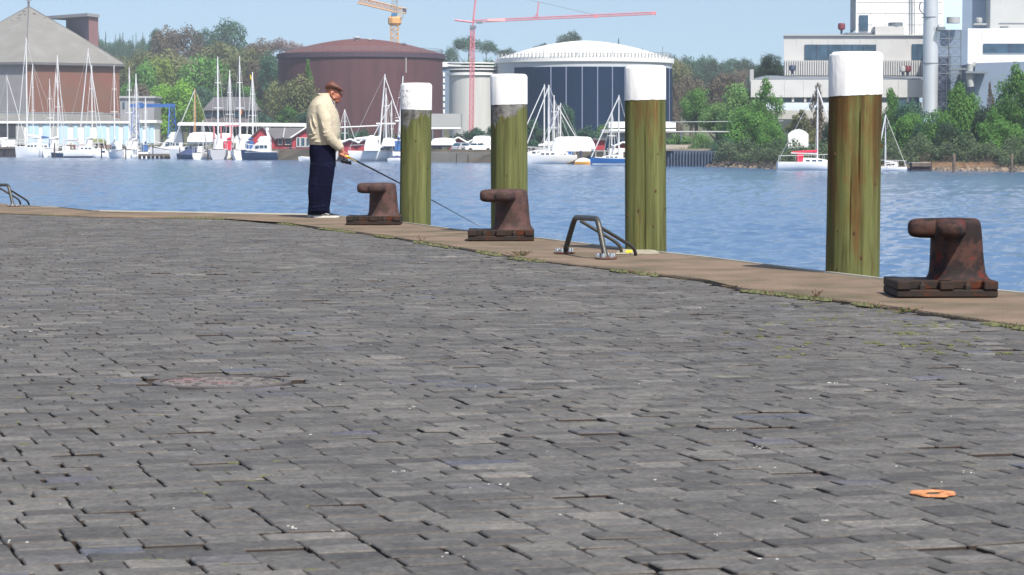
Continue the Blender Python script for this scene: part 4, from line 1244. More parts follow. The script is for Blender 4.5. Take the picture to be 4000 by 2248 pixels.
# ------------------------------------------------------------------ white tank with navy panels
t, cx, cy, r, zt, za = round_tank('panel_tank', 'huge round tank with white dome and navy blue wall panels', 2282, 342, 520, 232, m_palepaint, m_white, m_white, 160, .9, 480)
a_of = lambda px: math.asin(max(-1, min(1, (X(px, 520) - cx) / r)))
edges = [2010, 2148, 2205, 2265, 2323, 2379, 2438, 2500, 2560, 2605, 2621]
for k in range(len(edges) - 1):
    a0, a1 = a_of(edges[k]), a_of(edges[k + 1]); g = .0035
    ring0 = []; n = 6
    vs = []
    for i in range(n + 1):
        a = a0 + g + (a1 - a0 - 2 * g) * i / n
        vs.append([((r + .12) * math.sin(a), -(r + .12) * math.cos(a), -.4), ((r + .12) * math.sin(a), -(r + .12) * math.cos(a), zt - 1.9 - LANDZ), ((r) * math.sin(a), -(r) * math.cos(a), zt - 1.9 - LANDZ), (r * math.sin(a), -r * math.cos(a), -.4)])
    part('navy_panel', B().rings(vs), m_navy, t)
b = B()
for k in edges[1:-1]:
    a = a_of(k); b.box((r + .1) * math.sin(a) - .09, (r + .1) * math.sin(a) + .09, -(r + .1) * math.cos(a) - .12, -(r + .1) * math.cos(a) + .1, -.4, zt - 1.9 - LANDZ)
part('seams', b, m_navyseam, t)
b = B(); nv = random.Random(4)
for px in list(range(1955, 2130, 14)) + list(range(2150, 2600, 13)):
    a = a_of(px)
    b.box((r + .37) * math.sin(a) - .14, (r + .37) * math.sin(a) + .14, -(r + .37) * math.cos(a) - .05, -(r + .37) * math.cos(a) + .05, zt - LANDZ - .1, zt - LANDZ + .75)
part('rim_posts', b, m_palegrey, t)
for px, h in ((2103, 1.6), (2242, 2.1), (2390, 2.2), (2515, 1.8), (2600, 2.2)):
    a = a_of(px) * .94
    part('lamp_post', B().tube([((r - .6) * math.sin(a), -(r - .6) * math.cos(a), zt - LANDZ), ((r - .6) * math.sin(a), -(r - .6) * math.cos(a), zt - LANDZ + h)], .06, 5), m_metal, t)

# ------------------------------------------------------------------ tower cranes
def lattice(b, p0, p1, w, n, r=.07):
    p0, p1 = Vector(p0), Vector(p1); u = (p1 - p0).normalized()
    a = u.cross(Vector((0, 1, 0))).normalized() * w / 2; c = u.cross(a).normalized() * w / 2
    cs = [a + c, a - c, -a - c, -a + c]
    for k in range(4): b.tube([p0 + cs[k], p1 + cs[k]], r, 4)
    for i in range(n):
        q0, q1 = p0.lerp(p1, i / n), p0.lerp(p1, (i + 1) / n)
        for k in range(4):
            A_, B_ = cs[k], cs[(k + 1) % 4]
            b.tube([q0 + A_, q1 + B_] if i % 2 else [q0 + B_, q1 + A_], r * .7, 3)
            b.tube([q1 + A_, q1 + B_], r * .6, 3)
D = 760
t = thing('tower_crane', 'orange tower crane rising behind the red-brown tank, jib pointing left', 'tower crane', base(1541, D, land_z(1541, D)))
wpart('mast', m_craneyel, t, lambda b: lattice(b, P(1541, 500, D), P(1541, 100, D), 2.1, 24, .13), label='pale lower mast')
wpart('slewing_ring', m_craneyel, t, lambda b: b.lathe([(1.5, 0), (1.9, .6), (1.9, 2.0), (1.4, 2.6)], 10, tuple(P(1542, 100, D))))
wpart('cab', mat('cab_blue', srgb(60, 110, 150), .3, .1, 1), t, lambda b: wbox(b, 1532, 1552, 52, 74, D - 1.5, D + 1))
wpart('jib', m_craneyel, t, lambda b: lattice(b, P(1398, 2, D), P(1540, 36, D), 1.6, 10, .14))
wpart('counter_jib', m_craneyel, t, lambda b: lattice(b, P(1540, 38, D), P(1586, 44, D), 1.4, 4, .14))
wpart('counterweight', m_palegrey, t, lambda b: wbox(b, 1558, 1576, 44, 70, D - .8, D + .8))
wpart('winch', m_darksteel, t, lambda b: wbox(b, 1574, 1588, 34, 46, D - .8, D + .8))
wpart('tower_top', m_palegrey, t, lambda b: lattice(b, P(1541, 74, D), P(1545, -60, D), 1.5, 8, .13))
D = 478
t = thing('tower_crane', 'thin red tower crane with very long jib reaching right over the navy tank', 'tower crane', base(1845, D, land_z(1845, D)))
wpart('mast', m_cranered, t, lambda b: lattice(b, P(1841, 520, D), P(1846, 105, D), .7, 34, .085))
wpart('jib', m_cranered, t, lambda b: lattice(b, P(1850, 84, D), P(2560, 52, D), .42, 64, .06))
wpart('counter_jib', m_cranered, t, lambda b: wtube(b, [(1776, 79, D), (1848, 88, D)], .16, 5))
wpart('apex', m_cranered, t, lambda b: (wtube(b, [(1846, 105, D), (1862, -40, D)], .17, 5), wtube(b, [(1850, 88, D), (1862, -40, D)], .08, 4)))
wpart('jib_strut', m_cranered, t, lambda b: (wtube(b, [(2098, 72, D), (2104, 8, D)], .12, 5), wtube(b, [(2086, 74, D), (2100, 50, D)], .1, 4)))
wpart('stay_cable', m_metal, t, lambda b: (wtube(b, [(2104, 8, D), (1862, -40, D)], .035, 3), wtube(b, [(2104, 8, D), (2330, 60, D)], .035, 3)))
wpart('winch_platform', m_metal, t, lambda b: (wbox(b, 1862, 1884, 84, 92, D - .6, D + .6), wbox(b, 1836, 1860, 100, 110, D - .6, D + .6)))
wpart('sign_box', mat('pale_pink_box', srgb(226, 170, 170), .6, .05, 1), t, lambda b: wbox(b, 1904, 1974, 74, 84, D - .5, D - .35))
wpart('trolley', m_cranered, t, lambda b: (wbox(b, 2318, 2334, 60, 70, D - .4, D + .4), wbox(b, 2540, 2562, 48, 58, D - .4, D + .4)))
# ------------------------------------------------------------------ power station on the right
D = 372
t = thing('power_station', 'white power station with a tall block, round flue and stacked wings on the right', 'power station', base(3400, D))
wpart('lower_wing', m_offwhite, t, lambda b: wfrus(b, 2932, 3606, 312, 381, D, D + 40))
wpart('lower_wing_base', m_offwhite, t, lambda b: wfrus(b, 2990, 3606, 400, 640, D + .5, D + 40))
wpart('terrace_roof', mat('terrace_grey', srgb(112, 120, 128), .8, .08, .5), t, lambda b: b.add([P(2932, 311, D), P(3606, 311, D), P(3606, 296, D + 14), P(2990, 296, D + 14)], [(0, 1, 2, 3)]))
wpart('window_band', m_glass, t, lambda b: wbox(b, 2992, 3590, 381, 400, D + .6, D + 30))
for px in (3047, 3092, 3140, 3200, 3262, 3330, 3402, 3470, 3540): wpart('mullion', m_offwhite, t, lambda b: wbox(b, px, px + 9, 381, 400, D + .2, D + .65))
wpart('wing_window', m_glass, t, lambda b: wbox(b, 3500, 3588, 386, 440, D + .25, D + .7))
wpart('canopy', mat('pale_canopy', srgb(170, 180, 190), .6, .06, .5), t, lambda b: b.add([P(2990, 402, D - 1), P(3240, 402, D - 1), P(3240, 432, D - 9), P(2990, 432, D - 9)], [(0, 1, 2, 3)]))
wpart('upper_block', m_offwhite, t, lambda b: wfrus(b, 3060, 3606, 139, 310, D + 12, D + 40))
wpart('parapet', m_palegrey, t, lambda b: wfrus(b, 3058, 3608, 136, 141, D + 11.7, D + 40))
def band(px0, px1, py0, py1, n):
    w = wpart('window', m_glass, t, lambda b: wbox(b, px0, px1, py0, py1, D + 11.8, D + 12.1))
    for k in range(1, n): 
        x = px0 + (px1 - px0) * k / n
        wsub('frame', m_darksteel, w, t, lambda b: wbox(b, x - 1.2, x + 1.2, py0, py1, D + 11.68, D + 11.82))
band(3142, 3420, 175, 235, 6); band(3560, 3604, 173, 235, 2)
wpart('corrugated_screen', m_offwhite, t, lambda b: [wbox(b, 3064 + k * 9, 3069 + k * 9, 237, 296, D + 11.2, D + 11.8) for k in range(60)] and None)
wpart('screen_sheet', m_palegrey, t, lambda b: wbox(b, 3062, 3604, 238, 295, D + 11.5, D + 11.9))
wpart('tall_block', m_white, t, lambda b: wfrus(b, 3340, 3680, -260, 139, D + 16, D + 40))
m_joint = mat('wall_joint', (.56, .56, .55), .7, .04, 1)
wpart('panel_joints', m_joint, t, lambda b: [wbox(b, 3344, 3676, y, y + 1, D + 15.93, D + 16.02) for y in (8, 52, 96)] + [wbox(b, x, x + .9, 0, 138, D + 15.93, D + 16.02) for x in (3400, 3456, 3512, 3590, 3640)] and None)
wpart('wall_joints', m_joint, t, lambda b: [wbox(b, x, x + .9, 142, 172, D + 11.93, D + 12.02) for x in range(3110, 3600, 62)] + [wbox(b, x, x + .9, 314, 380, D - .06, D + .02) for x in range(2990, 3600, 74)] + [wbox(b, x, x + .9, 114, 168, D + 5.93, D + 6.02) for x in range(3830, 4200, 66)] and None)
wpart('tall_block_side', m_palegrey, t, lambda b: b.slab([fpt(3340, D + 15.9), fpt(3340, D + 16.2), fpt(3318, D + 30), fpt(3318, D + 24)], Z(122, D + 20), Z(-260, D + 20)))  # left side of the white block, its shade painted as a grey colour
wpart('tall_window', m_glass, t, lambda b: wbox(b, 3353, 3388, 60, 122, D + 15.8, D + 16.1))
wpart('tall_block_pipe', m_metal, t, lambda b: (wtube(b, [(3562, -100, D + 15.5), (3562, 134, D + 15.5)], .12, 6), wtube(b, [(3571, -100, D + 15.5), (3571, 134, D + 15.5)], .07, 5)))
wpart('roof_slab', m_metal, t, lambda b: wbox(b, 3306, 3414, 128, 134, D + 14, D + 24))
wpart('machine_room', m_offwhite, t, lambda b: wbox(b, 3416, 3530, 103, 139, D + 13, D + 16))
wpart('fan_drum', m_metal, t, lambda b: b.lathe([(1.05, 0), (1.05, .55), (1.12, .6), (.2, .62)], 20, tuple(P(3498, 106, D + 14))))
wpart('grey_tall_wall', m_greywall, t, lambda b: wbox(b, 3752, 3866, -260, 240, D + 34, D + 44))
wpart('pale_tall_wall', m_palegrey, t, lambda b: wbox(b, 3864, 4300, -260, 240, D + 30, D + 44))
wpart('white_tall_wall', m_white, t, lambda b: wbox(b, 3664, 3676, -260, 120, D + 17, D + 40))
wpart('glazed_hall', mat('pale_blue_wall', srgb(176, 200, 222), .5, .04, .4), t, lambda b: wbox(b, 3674, 3754, -260, 130, D + 24, D + 44))
wpart('right_block', m_white, t, lambda b: wfrus(b, 3777, 4320, 112, 400, D + 6, D + 34))
w = wpart('window', m_glass, t, lambda b: wbox(b, 3838, 4300, 171, 207, D + 5.8, D + 6.1))
for x in (3940, 4040, 4140): wsub('frame', m_darksteel, w, t, lambda b: wbox(b, x, x + 3, 171, 207, D + 5.7, D + 5.85))
wpart('sloping_grey_hall', m_greywall, t, lambda b: b.prism([(X(3806, D - 6), Z(640, D - 6)), (X(4330, D - 6), Z(640, D - 6)), (X(4330, D - 6), Z(232, D - 6)), (X(3806, D - 6), Z(247, D - 6))], D - 6, D + 5.9))
wpart('hall_plinth', m_darksteel, t, lambda b: wbox(b, 3800, 4330, 434, 640, D - 7, D - 6.02))
wpart('flue', mat('flue_metal', srgb(196, 200, 204), .3, .04, .3, metal=.35), t, lambda b: b.lathe([(1.03, 0), (1.03, 14.2), (1.0, 14.2), (.95, 26)], 40, tuple(P(3633, 440, D - 3))), smooth=True)
wpart('flue_collar', m_metal, t, lambda b: [b.lathe([(1.1, 0), (1.1, .12)], 30, tuple(P(3633, y, D - 3))) for y in (250, 70)] and None)
def lad(b):
    wtube(b, [(3600, 8, D - 3.5), (3592, 20, D - 3.5), (3592, 38, D - 3.5), (3602, 50, D - 3.5), (3612, 62, D - 3.5), (3632, 66, D - 3.5), (3648, 80, D - 3.5), (3672, 112, D - 3.5)], .07, 5)
wpart('pipe_loop', m_darksteel, t, lad)
wpart('flue_platform', m_metal, t, lambda b: wbox(b, 3575, 3670, 440, 449, D - 5, D))
wpart('upper_platform', m_metal, t, lambda b: wbox(b, 3660, 3690, 105, 118, D - 5, D))
wpart('platform_legs', m_darksteel, t, lambda b: [wtube(b, [(x, 449, D - 4 + (x % 3)), (x + dx, 640, D - 4)], .1, 4) for x, dx in ((3580, 20), (3598, 0), (3630, -4), (3660, 10))] and None)
b = B()
for (x0, x1) in ((3664, 3706), (3708, 3754)):
    for x in (x0, x1): b.tube([P(x, 118, D), P(x, 430, D)], .07, 4); b.tube([P(x, 118, D + 3), P(x, 430, D + 3)], .06, 4)
    ys = list(range(118, 431, 34))
    for y0, y1 in zip(ys[:-1], ys[1:]):
        b.tube([P(x0, y0, D), P(x1, y0, D)], .055, 4); b.tube([P(x0, y0, D), P(x1, y1, D)], .035, 4); b.tube([P(x1, y0, D), P(x0, y1, D)], .035, 4)
part('scaffold_tower', b, m_metal, t, world=True)
wpart('stair_core', m_darksteel, t, lambda b: wbox(b, 3666, 3704, 225, 430, D + 3.2, D + 5))
wpart('core_wall', m_greywall, t, lambda b: wbox(b, 3660, 3777, 118, 450, D + 5.2, D + 12))
wpart('bridge', m_metal, t, lambda b: (wbox(b, 3706, 3800, 266, 274, D - 3, D - 1), wbox(b, 3770, 3856, 279, 287, D - 8, D - 6.2)))
wpart('duct_bend', m_palegrey, t, lambda b: (wtube(b, [(3790, 250, D - 7), (3786, 300, D - 7), (3792, 340, D - 7)], .45, 10), wtube(b, [(3812, 246, D - 7), (3800, 258, D - 7)], .3, 8)), smooth=True)
wpart('roof_tank', m_palegrey, t, lambda b: b.lathe([(.95, 0), (.95, .85), (.8, .9)], 20, tuple(P(3724, 92, D + 4))))
wpart('roof_tank', m_palegrey, t, lambda b: (b.lathe([(.3, 0), (.45, .3), (.45, .8), (.3, .9)], 14, tuple(P(3824, 95, D + 8))), wbox(b, 3800, 3850, 92, 97, D + 7, D + 9)))
wpart('roof_frame', m_metal, t, lambda b: (wbox(b, 3905, 4080, 90, 94, D + 7, D + 9), wbox(b, 3906, 3935, 103, 109, D + 7, D + 8)))
# red and dark ventilators on the roofs
def ventil(px, py0, py1, d, m, label):
    q = P(px, py1, d); k = (py1 - py0) * d / F
    t_ = thing('roof_ventilator', label, 'ventilator', tuple(q), 0, 'mushroom ventilators on the power station roofs')
    part('pipe', B().lathe([(k * .1, 0), (k * .1, k * .45)], 8), m_darksteel, t_)
    part('hood', B().lathe([(k * .22, k * .38), (k * .34, k * .5), (k * .34, k * .85), (k * .28, k), (.02, k * 1.02)], 12), m, t_, smooth=True, angle=40)
m_redvent = mat('red_ventilator', srgb(108, 42, 52), .5, .1, 1)
ventil(3287, 92, 134, D + 14, m_redvent, 'dark red ventilator on the roof left of the tall white block')
ventil(3545, 258, 298, D + 8, m_redvent, 'bright red ventilator on the terrace before the corrugated screen')
ventil(3526, 260, 298, D + 8, m_palegrey, 'grey ventilator on the terrace beside the bright red one')
ventil(3095, 256, 292, D + 8, m_darksteel, 'dark ventilator on the terrace left of the nearest pile')

# chimney post at the wing corner
t = thing('short_chimney', 'short pale chimney at the left corner of the power station wing', 'chimney', base(2936, 376))
wpart('shaft', m_palegrey, t, lambda b: wbox(b, 2928, 2943, 272, 640, 374, 375.2))

# ------------------------------------------------------------------ marina: long white roof, boathouses, tarps
D = 505
t = thing('long_boat_shelter', 'long open shelter with thin white roof edge behind the marina', 'shelter', base(900, D))
wpart('roof', m_white, t, lambda b: b.prism([(X(692, D), Z(486, D)), (X(700, D), Z(478, D)), (X(1190, D), Z(482, D)), (X(1206, D), Z(490, D)), (X(1195, D), Z(496, D)), (X(695, D), Z(491, D))], D, D + 14))
wpart('back_wall', mat('shelter_wall', srgb(90, 92, 98), .8, .12, .5), t, lambda b: wbox(b, 735, 1195, 492, 560, D + 10, D + 13))
for x in range(740, 1190, 56): wpart('post', m_palegrey, t, lambda b: wtube(b, [(x, 492, D + 1), (x, 566, D + 1)], .12, 5))
wpart('bracing', m_metal, t, lambda b: [wtube(b, [(x, 496 + (k % 2) * 22, D + 1), (x + 28, 518 - (k % 2) * 22, D + 1)], .06, 4) for k, x in enumerate(range(740, 1180, 28))] and None)
t = thing('grey_hall', 'grey hall with dark pitched roof among trees above the long white shelter roof', 'building', base(900, 560))
wpart('wall', mat('hall_wall', srgb(112, 106, 110), .85, .08, .4), t, lambda b: wbox(b, 798, 1010, 425, 500, 560, 590))
wpart('roof', m_roofdark, t, lambda b: b.add([P(790, 432, 559), P(1020, 432, 559), P(985, 380, 575), P(835, 380, 575), P(790, 432, 591), P(1020, 432, 591)], [(0, 1, 2, 3), (3, 2, 5, 4), (0, 3, 4), (1, 5, 2)]))
for a in (805, 842, 915, 958): wpart('window', m_glass, t, lambda b: wbox(b, a, a + 22, 436, 456, 559.7, 560.1))

def gable_house(label, px0, px1, ridge, eave, bot, d, wallm=None, roofm=None, trim=True, windows=(), depth=16):
    t = thing('boathouse', label, 'boathouse', base((px0 + px1) / 2, d))
    xc = (px0 + px1) / 2
    wpart('wall', wallm or m_redhouse, t, lambda b: b.prism([(X(px0, d), Z(bot, d)), (X(px1, d), Z(bot, d)), (X(px1, d), Z(eave, d)), (X(xc, d), Z(ridge, d)), (X(px0, d), Z(eave, d))], d, d + depth))
    def rf(b):
        o = 5
        for s, a in ((1, px0 - o), (-1, px1 + o)):
            za_, zb2 = Z(ridge - 3, d), Z(eave + 3 - 3, d)
            b.add([(X(a, d), d - .5, zb2), (X(xc, d), d - .5, za_), (X(xc, d), d + depth, za_), (X(a, d), d + depth, zb2),
                   (X(a, d), d - .5, zb2 - .18), (X(xc, d), d - .5, za_ - .18), (X(xc, d), d + depth, za_ - .18), (X(a, d), d + depth, zb2 - .18)],
                  [(0, 1, 2, 3), (4, 7, 6, 5), (0, 4, 5, 1), (3, 2, 6, 7), (0, 3, 7, 4)])
    wpart('roof', roofm or m_roofdark, t, rf)
    if trim:
        wpart('bargeboard', m_white, t, lambda b: (wtube(b, [(px0 - 5, eave, d - .6), (xc, ridge - 3, d - .6)], .16, 4), wtube(b, [(xc, ridge - 3, d - .6), (px1 + 5, eave, d - .6)], .16, 4)))
    for (a, c, y0, y1) in windows:
        w = wpart('window', m_glass, t, lambda b: wbox(b, a, c, y0, y1, d - .15, d + .05))
        wsub('frame', m_white, w, t, lambda b: (wbox(b, a - 2, a, y0 - 2, y1 + 2, d - .22, d - .02), wbox(b, c, c + 2, y0 - 2, y1 + 2, d - .22, d - .02), wbox(b, a, c, y0 - 2, y0, d - .22, d - .02), wbox(b, a, c, y1, y1 + 2, d - .22, d - .02)))
    return t
D = 478
t = gable_house('red boathouse with dark gable behind the navy motor yacht', 975, 1072, 497, 545, 612, D, trim=False)
t = thing('boathouse', 'low red boathouse wing with grey roof and small white window between the gables', 'boathouse', base(1110, D + 2))
wpart('wall', m_redhouse, t, lambda b: wbox(b, 1060, 1150, 540, 590, D + 2, D + 12))
wpart('roof', m_roofdark, t, lambda b: b.add([P(1058, 542, D + 1), P(1152, 542, D + 1), P(1200, 500, D + 7), P(1030, 500, D + 7)], [(0, 1, 2, 3)]))
for a, c in ((1088, 1101), (1114, 1136)):
    w = wpart('window', m_glass, t, lambda b: wbox(b, a, c, 546, 564, D + 1.8, D + 2.1))
    wsub('frame', m_white, w, t, lambda b: (wbox(b, a - 2, a, 544, 566, D + 1.7, D + 1.95), wbox(b, c, c + 2, 544, 566, D + 1.7, D + 1.95), wbox(b, a, c, 564, 566, D + 1.7, D + 1.95)))
wpart('drain_pipe', m_white, t, lambda b: wtube(b, [(1112, 500, D + .5), (1106, 536, D + .5)], .1, 4))
gable_house('red boathouse with tall white framed windows left of the angler', 1140, 1262, 500, 540, 592, D - 2, windows=[(1160, 1170, 540, 572), (1176, 1190, 540, 572), (1196, 1206, 540, 572), (1212, 1226, 540, 572)])
t = thing('boathouse_deck', 'grey plinth and piled deck under the red boathouses', 'deck', base(1150, D - 6))
wpart('deck', m_stone, t, lambda b: wbox(b, 1130, 1270, 592, 620, D - 5, D + 6))
for k, x in enumerate(range(1078, 1140, 9)): wpart('post', m_wood, t, lambda b: wtube(b, [(x, 588, D - 4), (x, 626, D - 4)], .14, 5))
wpart('railing', m_metal, t, lambda b: (wtube(b, [(1110, 578, D - 4), (1270, 578, D - 4)], .05, 4), [wtube(b, [(x, 578, D - 4), (x, 592, D - 4)], .04, 4) for x in range(1112, 1270, 14)]) and None)

# row of red boathouse gables with white zigzag trim
D = 440
gz = [(1335, 1400, 548, 560), (1400, 1455, 546, 560), (1755, 1825, 541, 561), (1826, 1900, 543, 561), (2400, 2470, 560, 574)]
lb = ['red boathouse gable with white edge just right of the angler', 'red boathouse gable with white edge behind the dome-shaped boat cover', 'red boathouse gable behind the silver parked car', 'red boathouse gable with a small white window, half behind the white cube tarp', 'small red boathouse gable behind the blue-hulled sailing yacht']
for (a, c, r_, e_), l_ in zip(gz, lb):
    d = 430 if a > 1700 else 440
    if a > 2300: d = 372
    gable_house(l_, a, c, r_, e_, 618 if a < 1700 else 606, d, windows=[(1834, 1842, 568, 576)] if a == 1826 else (), depth=12)
t = thing('boathouse', 'wide dark red boathouse with slate roof between the white boat lift and the blue yacht', 'boathouse', base(2350, 392))
wpart('wall', m_redhouse, t, lambda b: wbox(b, 2290, 2362, 548, 640, 392, 404))
wpart('roof', m_roofdark, t, lambda b: wbox(b, 2286, 2366, 540, 549, 391.5, 405))
t = thing('boathouse', 'navy boathouse with pale roof ducts behind the blue-hulled sailing yacht', 'boathouse', base(2420, 400))
wpart('wall', m_navy, t, lambda b: wbox(b, 2362, 2462, 548, 620, 398, 408))
wpart('roof', m_palegrey, t, lambda b: wbox(b, 2350, 2640, 506, 520, 402, 412))
wpart('duct', m_white, t, lambda b: wtube(b, [(2380, 512, 401), (2640, 512, 401)], .25, 8))
wpart('duct_housing', m_white, t, lambda b: wbox(b, 2378, 2640, 476, 500, 409, 416))
wpart('upper_wall', m_palegrey, t, lambda b: wbox(b, 2355, 2640, 520, 549, 403, 410))

t = thing('pipe_bridge', 'white pipe bridge on posts in front of the red-brown tank', 'pipe bridge', base(1620, 445))
for pp_, rr_ in (([(1470, 485, 445), (1545, 485, 445)], .2), ([(1545, 474, 445), (1600, 474, 445)], .2), ([(1670, 503, 445), (1800, 503, 445)], .2), ([(1300, 500, 445), (1480, 492, 445)], .12)):
    wpart('pipe', m_white, t, lambda b: wtube(b, pp_, rr_, 6))
for x in (1480, 1512, 1560, 1592, 1690, 1730, 1770): wpart('post', m_metal, t, lambda b: wtube(b, [(x, 488 if x < 1550 else (476 if x < 1650 else 505), 445), (x, 600, 445)], .14, 5))
wpart('block', m_palegrey, t, lambda b: wbox(b, 1680, 1800, 445, 498, 470, 480))

def tarp_boat(label, px0, px1, py0, py1, d, m=m_tarp, arch=8, cat='covered boat', hull=None, legs=True):
    t = thing('covered_boat', label, cat, base((px0 + px1) / 2, d))
    x0, x1, z0, z1 = X(px0, d), X(px1, d), Z(py1, d), Z(py0, d); w = 3.2
    b = B(); rs = []
    for k in range(13):
        s = k / 12; e = min(1, min(s, 1 - s) * 9) ** .5; zt_ = z1 - (1 - math.sin(math.pi * (.12 + .76 * s))) * (z1 - z0) * arch * .02
        zt_ = z0 + (zt_ - z0) * (.55 + .45 * e); x = x0 + (x1 - x0) * s
        jit = .05 * math.sin(k * 2.3)
        rs.append([(x, d - w / 2, z0), (x, d - w / 2, z0 + (zt_ - z0) * .72 + jit), (x, d - w * .22, zt_ - .05), (x, d + w * .22, zt_ - .05), (x, d + w / 2, z0 + (zt_ - z0) * .72 - jit), (x, d + w / 2, z0)])
    b.rings(rs); part('tarp', b, m, t, world=True)
    if hull: wpart('hull', hull, t, lambda b: wbox(b, px0 + 4, px1 - 4, py1, py1 + 8, d - 1.2, d + 1.2))
    if legs:
        for x in (px0 + 8, px1 - 8): wpart('cradle', m_metal, t, lambda b: wtube(b, [(x, py1 + 2, d), (x, F * (CAMH - LANDZ) / d + HOR, d)], .12, 5))
    return t
tarp_boat('white tarpaulin over a stored boat behind the wooden mast', 735, 850, 516, 556, 496, hull=m_white)
tarp_boat('white tarpaulin over a stored boat right of the red boat hoist', 918, 990, 524, 560, 494)
tarp_boat('white tarpaulin over a stored boat left of the red boat hoist', 845, 915, 520, 556, 500)
tarp_boat('tall dome-shaped white boat cover standing upright behind the long white hull', 1425, 1478, 528, 590, 425, arch=26)
tarp_boat('white canvas covered motorboat just right of the dome-shaped cover', 1494, 1542, 538, 572, 424, hull=m_darksteel)
tarp_boat('long white covered boat on dark trestles left of the silver car', 1683, 1782, 538, 568, 424, hull=m_darksteel, arch=14)
t = tarp_boat('white cube-shaped tarpaulin shelter behind the white parked car', 1842, 1925, 530, 586, 424, arch=5, legs=False)
t = tarp_boat('white canopy shelter on posts over a small boat lift beside the white yachts', 2157, 2322, 533, 592, 367, arch=3, cat='boat shelter', legs=False)
for x in (2268, 2314): wpart('post', m_darksteel, t, lambda b: wtube(b, [(x, 590, 364), (x, 646, 364)], .16, 5))
wpart('flap', m_tarp, t, lambda b: b.add([P(2316, 560, 365.2), P(2326, 580, 365.2), P(2312, 584, 365.2)], [(0, 1, 2)]))
tarp_boat('grey-green covered boat on a cradle beside the long pale blue shed', 352, 412, 541, 561, 588, m=mat('green_tarp', srgb(132, 140, 98), .8, .1, 1), hull=m_darkwood)

# red boat hoist
t = thing('boat_hoist', 'dusty red boat hoist frame standing among the middle sailboats', 'boat hoist', base(880, 492))
m_dustred = mat('dusty_red', srgb(196, 120, 124), .6, .1, 1)
wpart('beam', m_dustred, t, lambda b: wbox(b, 880, 938, 489, 495, 492, 492.6))
for a, c in ((835, 838), (936, 943), (906, 898), (862, 866)): wpart('leg', m_dustred, t, lambda b: wtube(b, [(a, 492, 492), (c, 575, 492)], .18, 5))

# far quay of the marina with slipway, parked cars
t = thing('marina_quay', 'stone marina quay with slipway below the two parked cars', 'quay', base(1760, 418))
wpart('wall', m_stone, t, lambda b: b.slab([fpt(1640, 409), fpt(2060, 398), fpt(2060, 440), fpt(1640, 440)], WATER - 1, LANDZ - .35))
wpart('slipway', m_palegrey, t, lambda b: b.add([P(1758, 631, 412), P(1850, 633, 408), P(1812, 612, 424), P(1752, 612, 424)], [(0, 1, 2, 3)]))
wpart('coping', m_white, t, lambda b: b.slab([fpt(1758, 407.8), fpt(1855, 405.3), fpt(1855, 407), fpt(1758, 409)], WATER + .0, WATER + .16))
def car(label, px, d, rz, scale, m):
    t = thing('parked_car', label, 'car', (X(px, d), d, LANDZ - .32), rz, 'cars parked on the marina quay')
    L_ = 4.3; b = B(); rs = []
    for x, zb, zt_, w in ((-2.15, .42, .78, .72), (-2.0, .30, .88, .82), (-1.2, .28, .96, .86), (0, .28, .95, .88), (1.2, .28, .90, .87), (1.9, .30, .78, .80), (2.15, .40, .66, .68)):
        rs.append([(x, -w, zb), (x, -w, zt_ * .75), (x, -w * .93, zt_), (x, w * .93, zt_), (x, w, zt_ * .75), (x, w, zb)])
    part('body', b.rings(rs), m, t, smooth=True, angle=30)
    b = B(); b.rings([[(x, -w0, .92), (x + dx, -w1, z), (x + dx, w1, z), (x, w0, .92)] for x, dx, w0, w1, z in ((-1.75, .25, .80, .6, 1.0), (-1.55, .3, .80, .64, 1.36), (-.6, 0, .80, .66, 1.45), (.3, -.1, .80, .65, 1.42), (1.15, -.35, .80, .6, .96))])
    part('cabin', b, m, t, smooth=True, angle=30)
    w = B(); w.box(-1.35, -.35, -.80, -.775, 1.0, 1.32); w.box(-.25, .55, -.80, -.77, 1.0, 1.32)
    part('side_window', w, m_glass, t)
    part('rear_window', B().add([(-1.79, -.62, .98), (-1.79, .62, .98), (-1.30, .55, 1.35), (-1.30, -.55, 1.35)], [(0, 1, 2, 3)]).xf(Matrix.Translation((-.02, 0, .01))), m_glass, t)
    part('windscreen', B().add([(1.02, -.62, .98), (1.02, .62, .98), (.24, .55, 1.41), (.24, -.55, 1.41)], [(0, 3, 2, 1)]).xf(Matrix.Translation((.03, 0, .015))), m_glass, t)
    for x in (-1.35, 1.35):
        for s in (-1, 1):
            wh = part('wheel', B().lathe([(.2, -.1), (.31, -.1), (.33, 0), (.31, .1), (.2, .1)], 14).xf(Matrix.Translation((x, s * .78, .31)) @ Matrix.Rotation(R(90), 4, 'X')), mat('tyre', (.02, .02, .02), .8, .2, 4), t)
    for s in (-1, 1): part('tail_light', B().box(-2.16, -2.05, s * .58 - .12, s * .58 + .12, .66, .80), mat('tail_light_red', (.4, .02, .02), .3, .1, 2), t)
    t.scale = (scale,) * 3
car('silver parked car seen from behind before the red gable on the marina quay', 1804, 418, R(62), 1.0, mat('silver_paint', (.50, .52, .55), .3, .05, 2, metal=.3))
car('white parked car seen from the side in front of the white cube tarpaulin', 1868, 416, R(12), 1.02, mat('white_paint', (.78, .78, .78), .3, .03, 2))
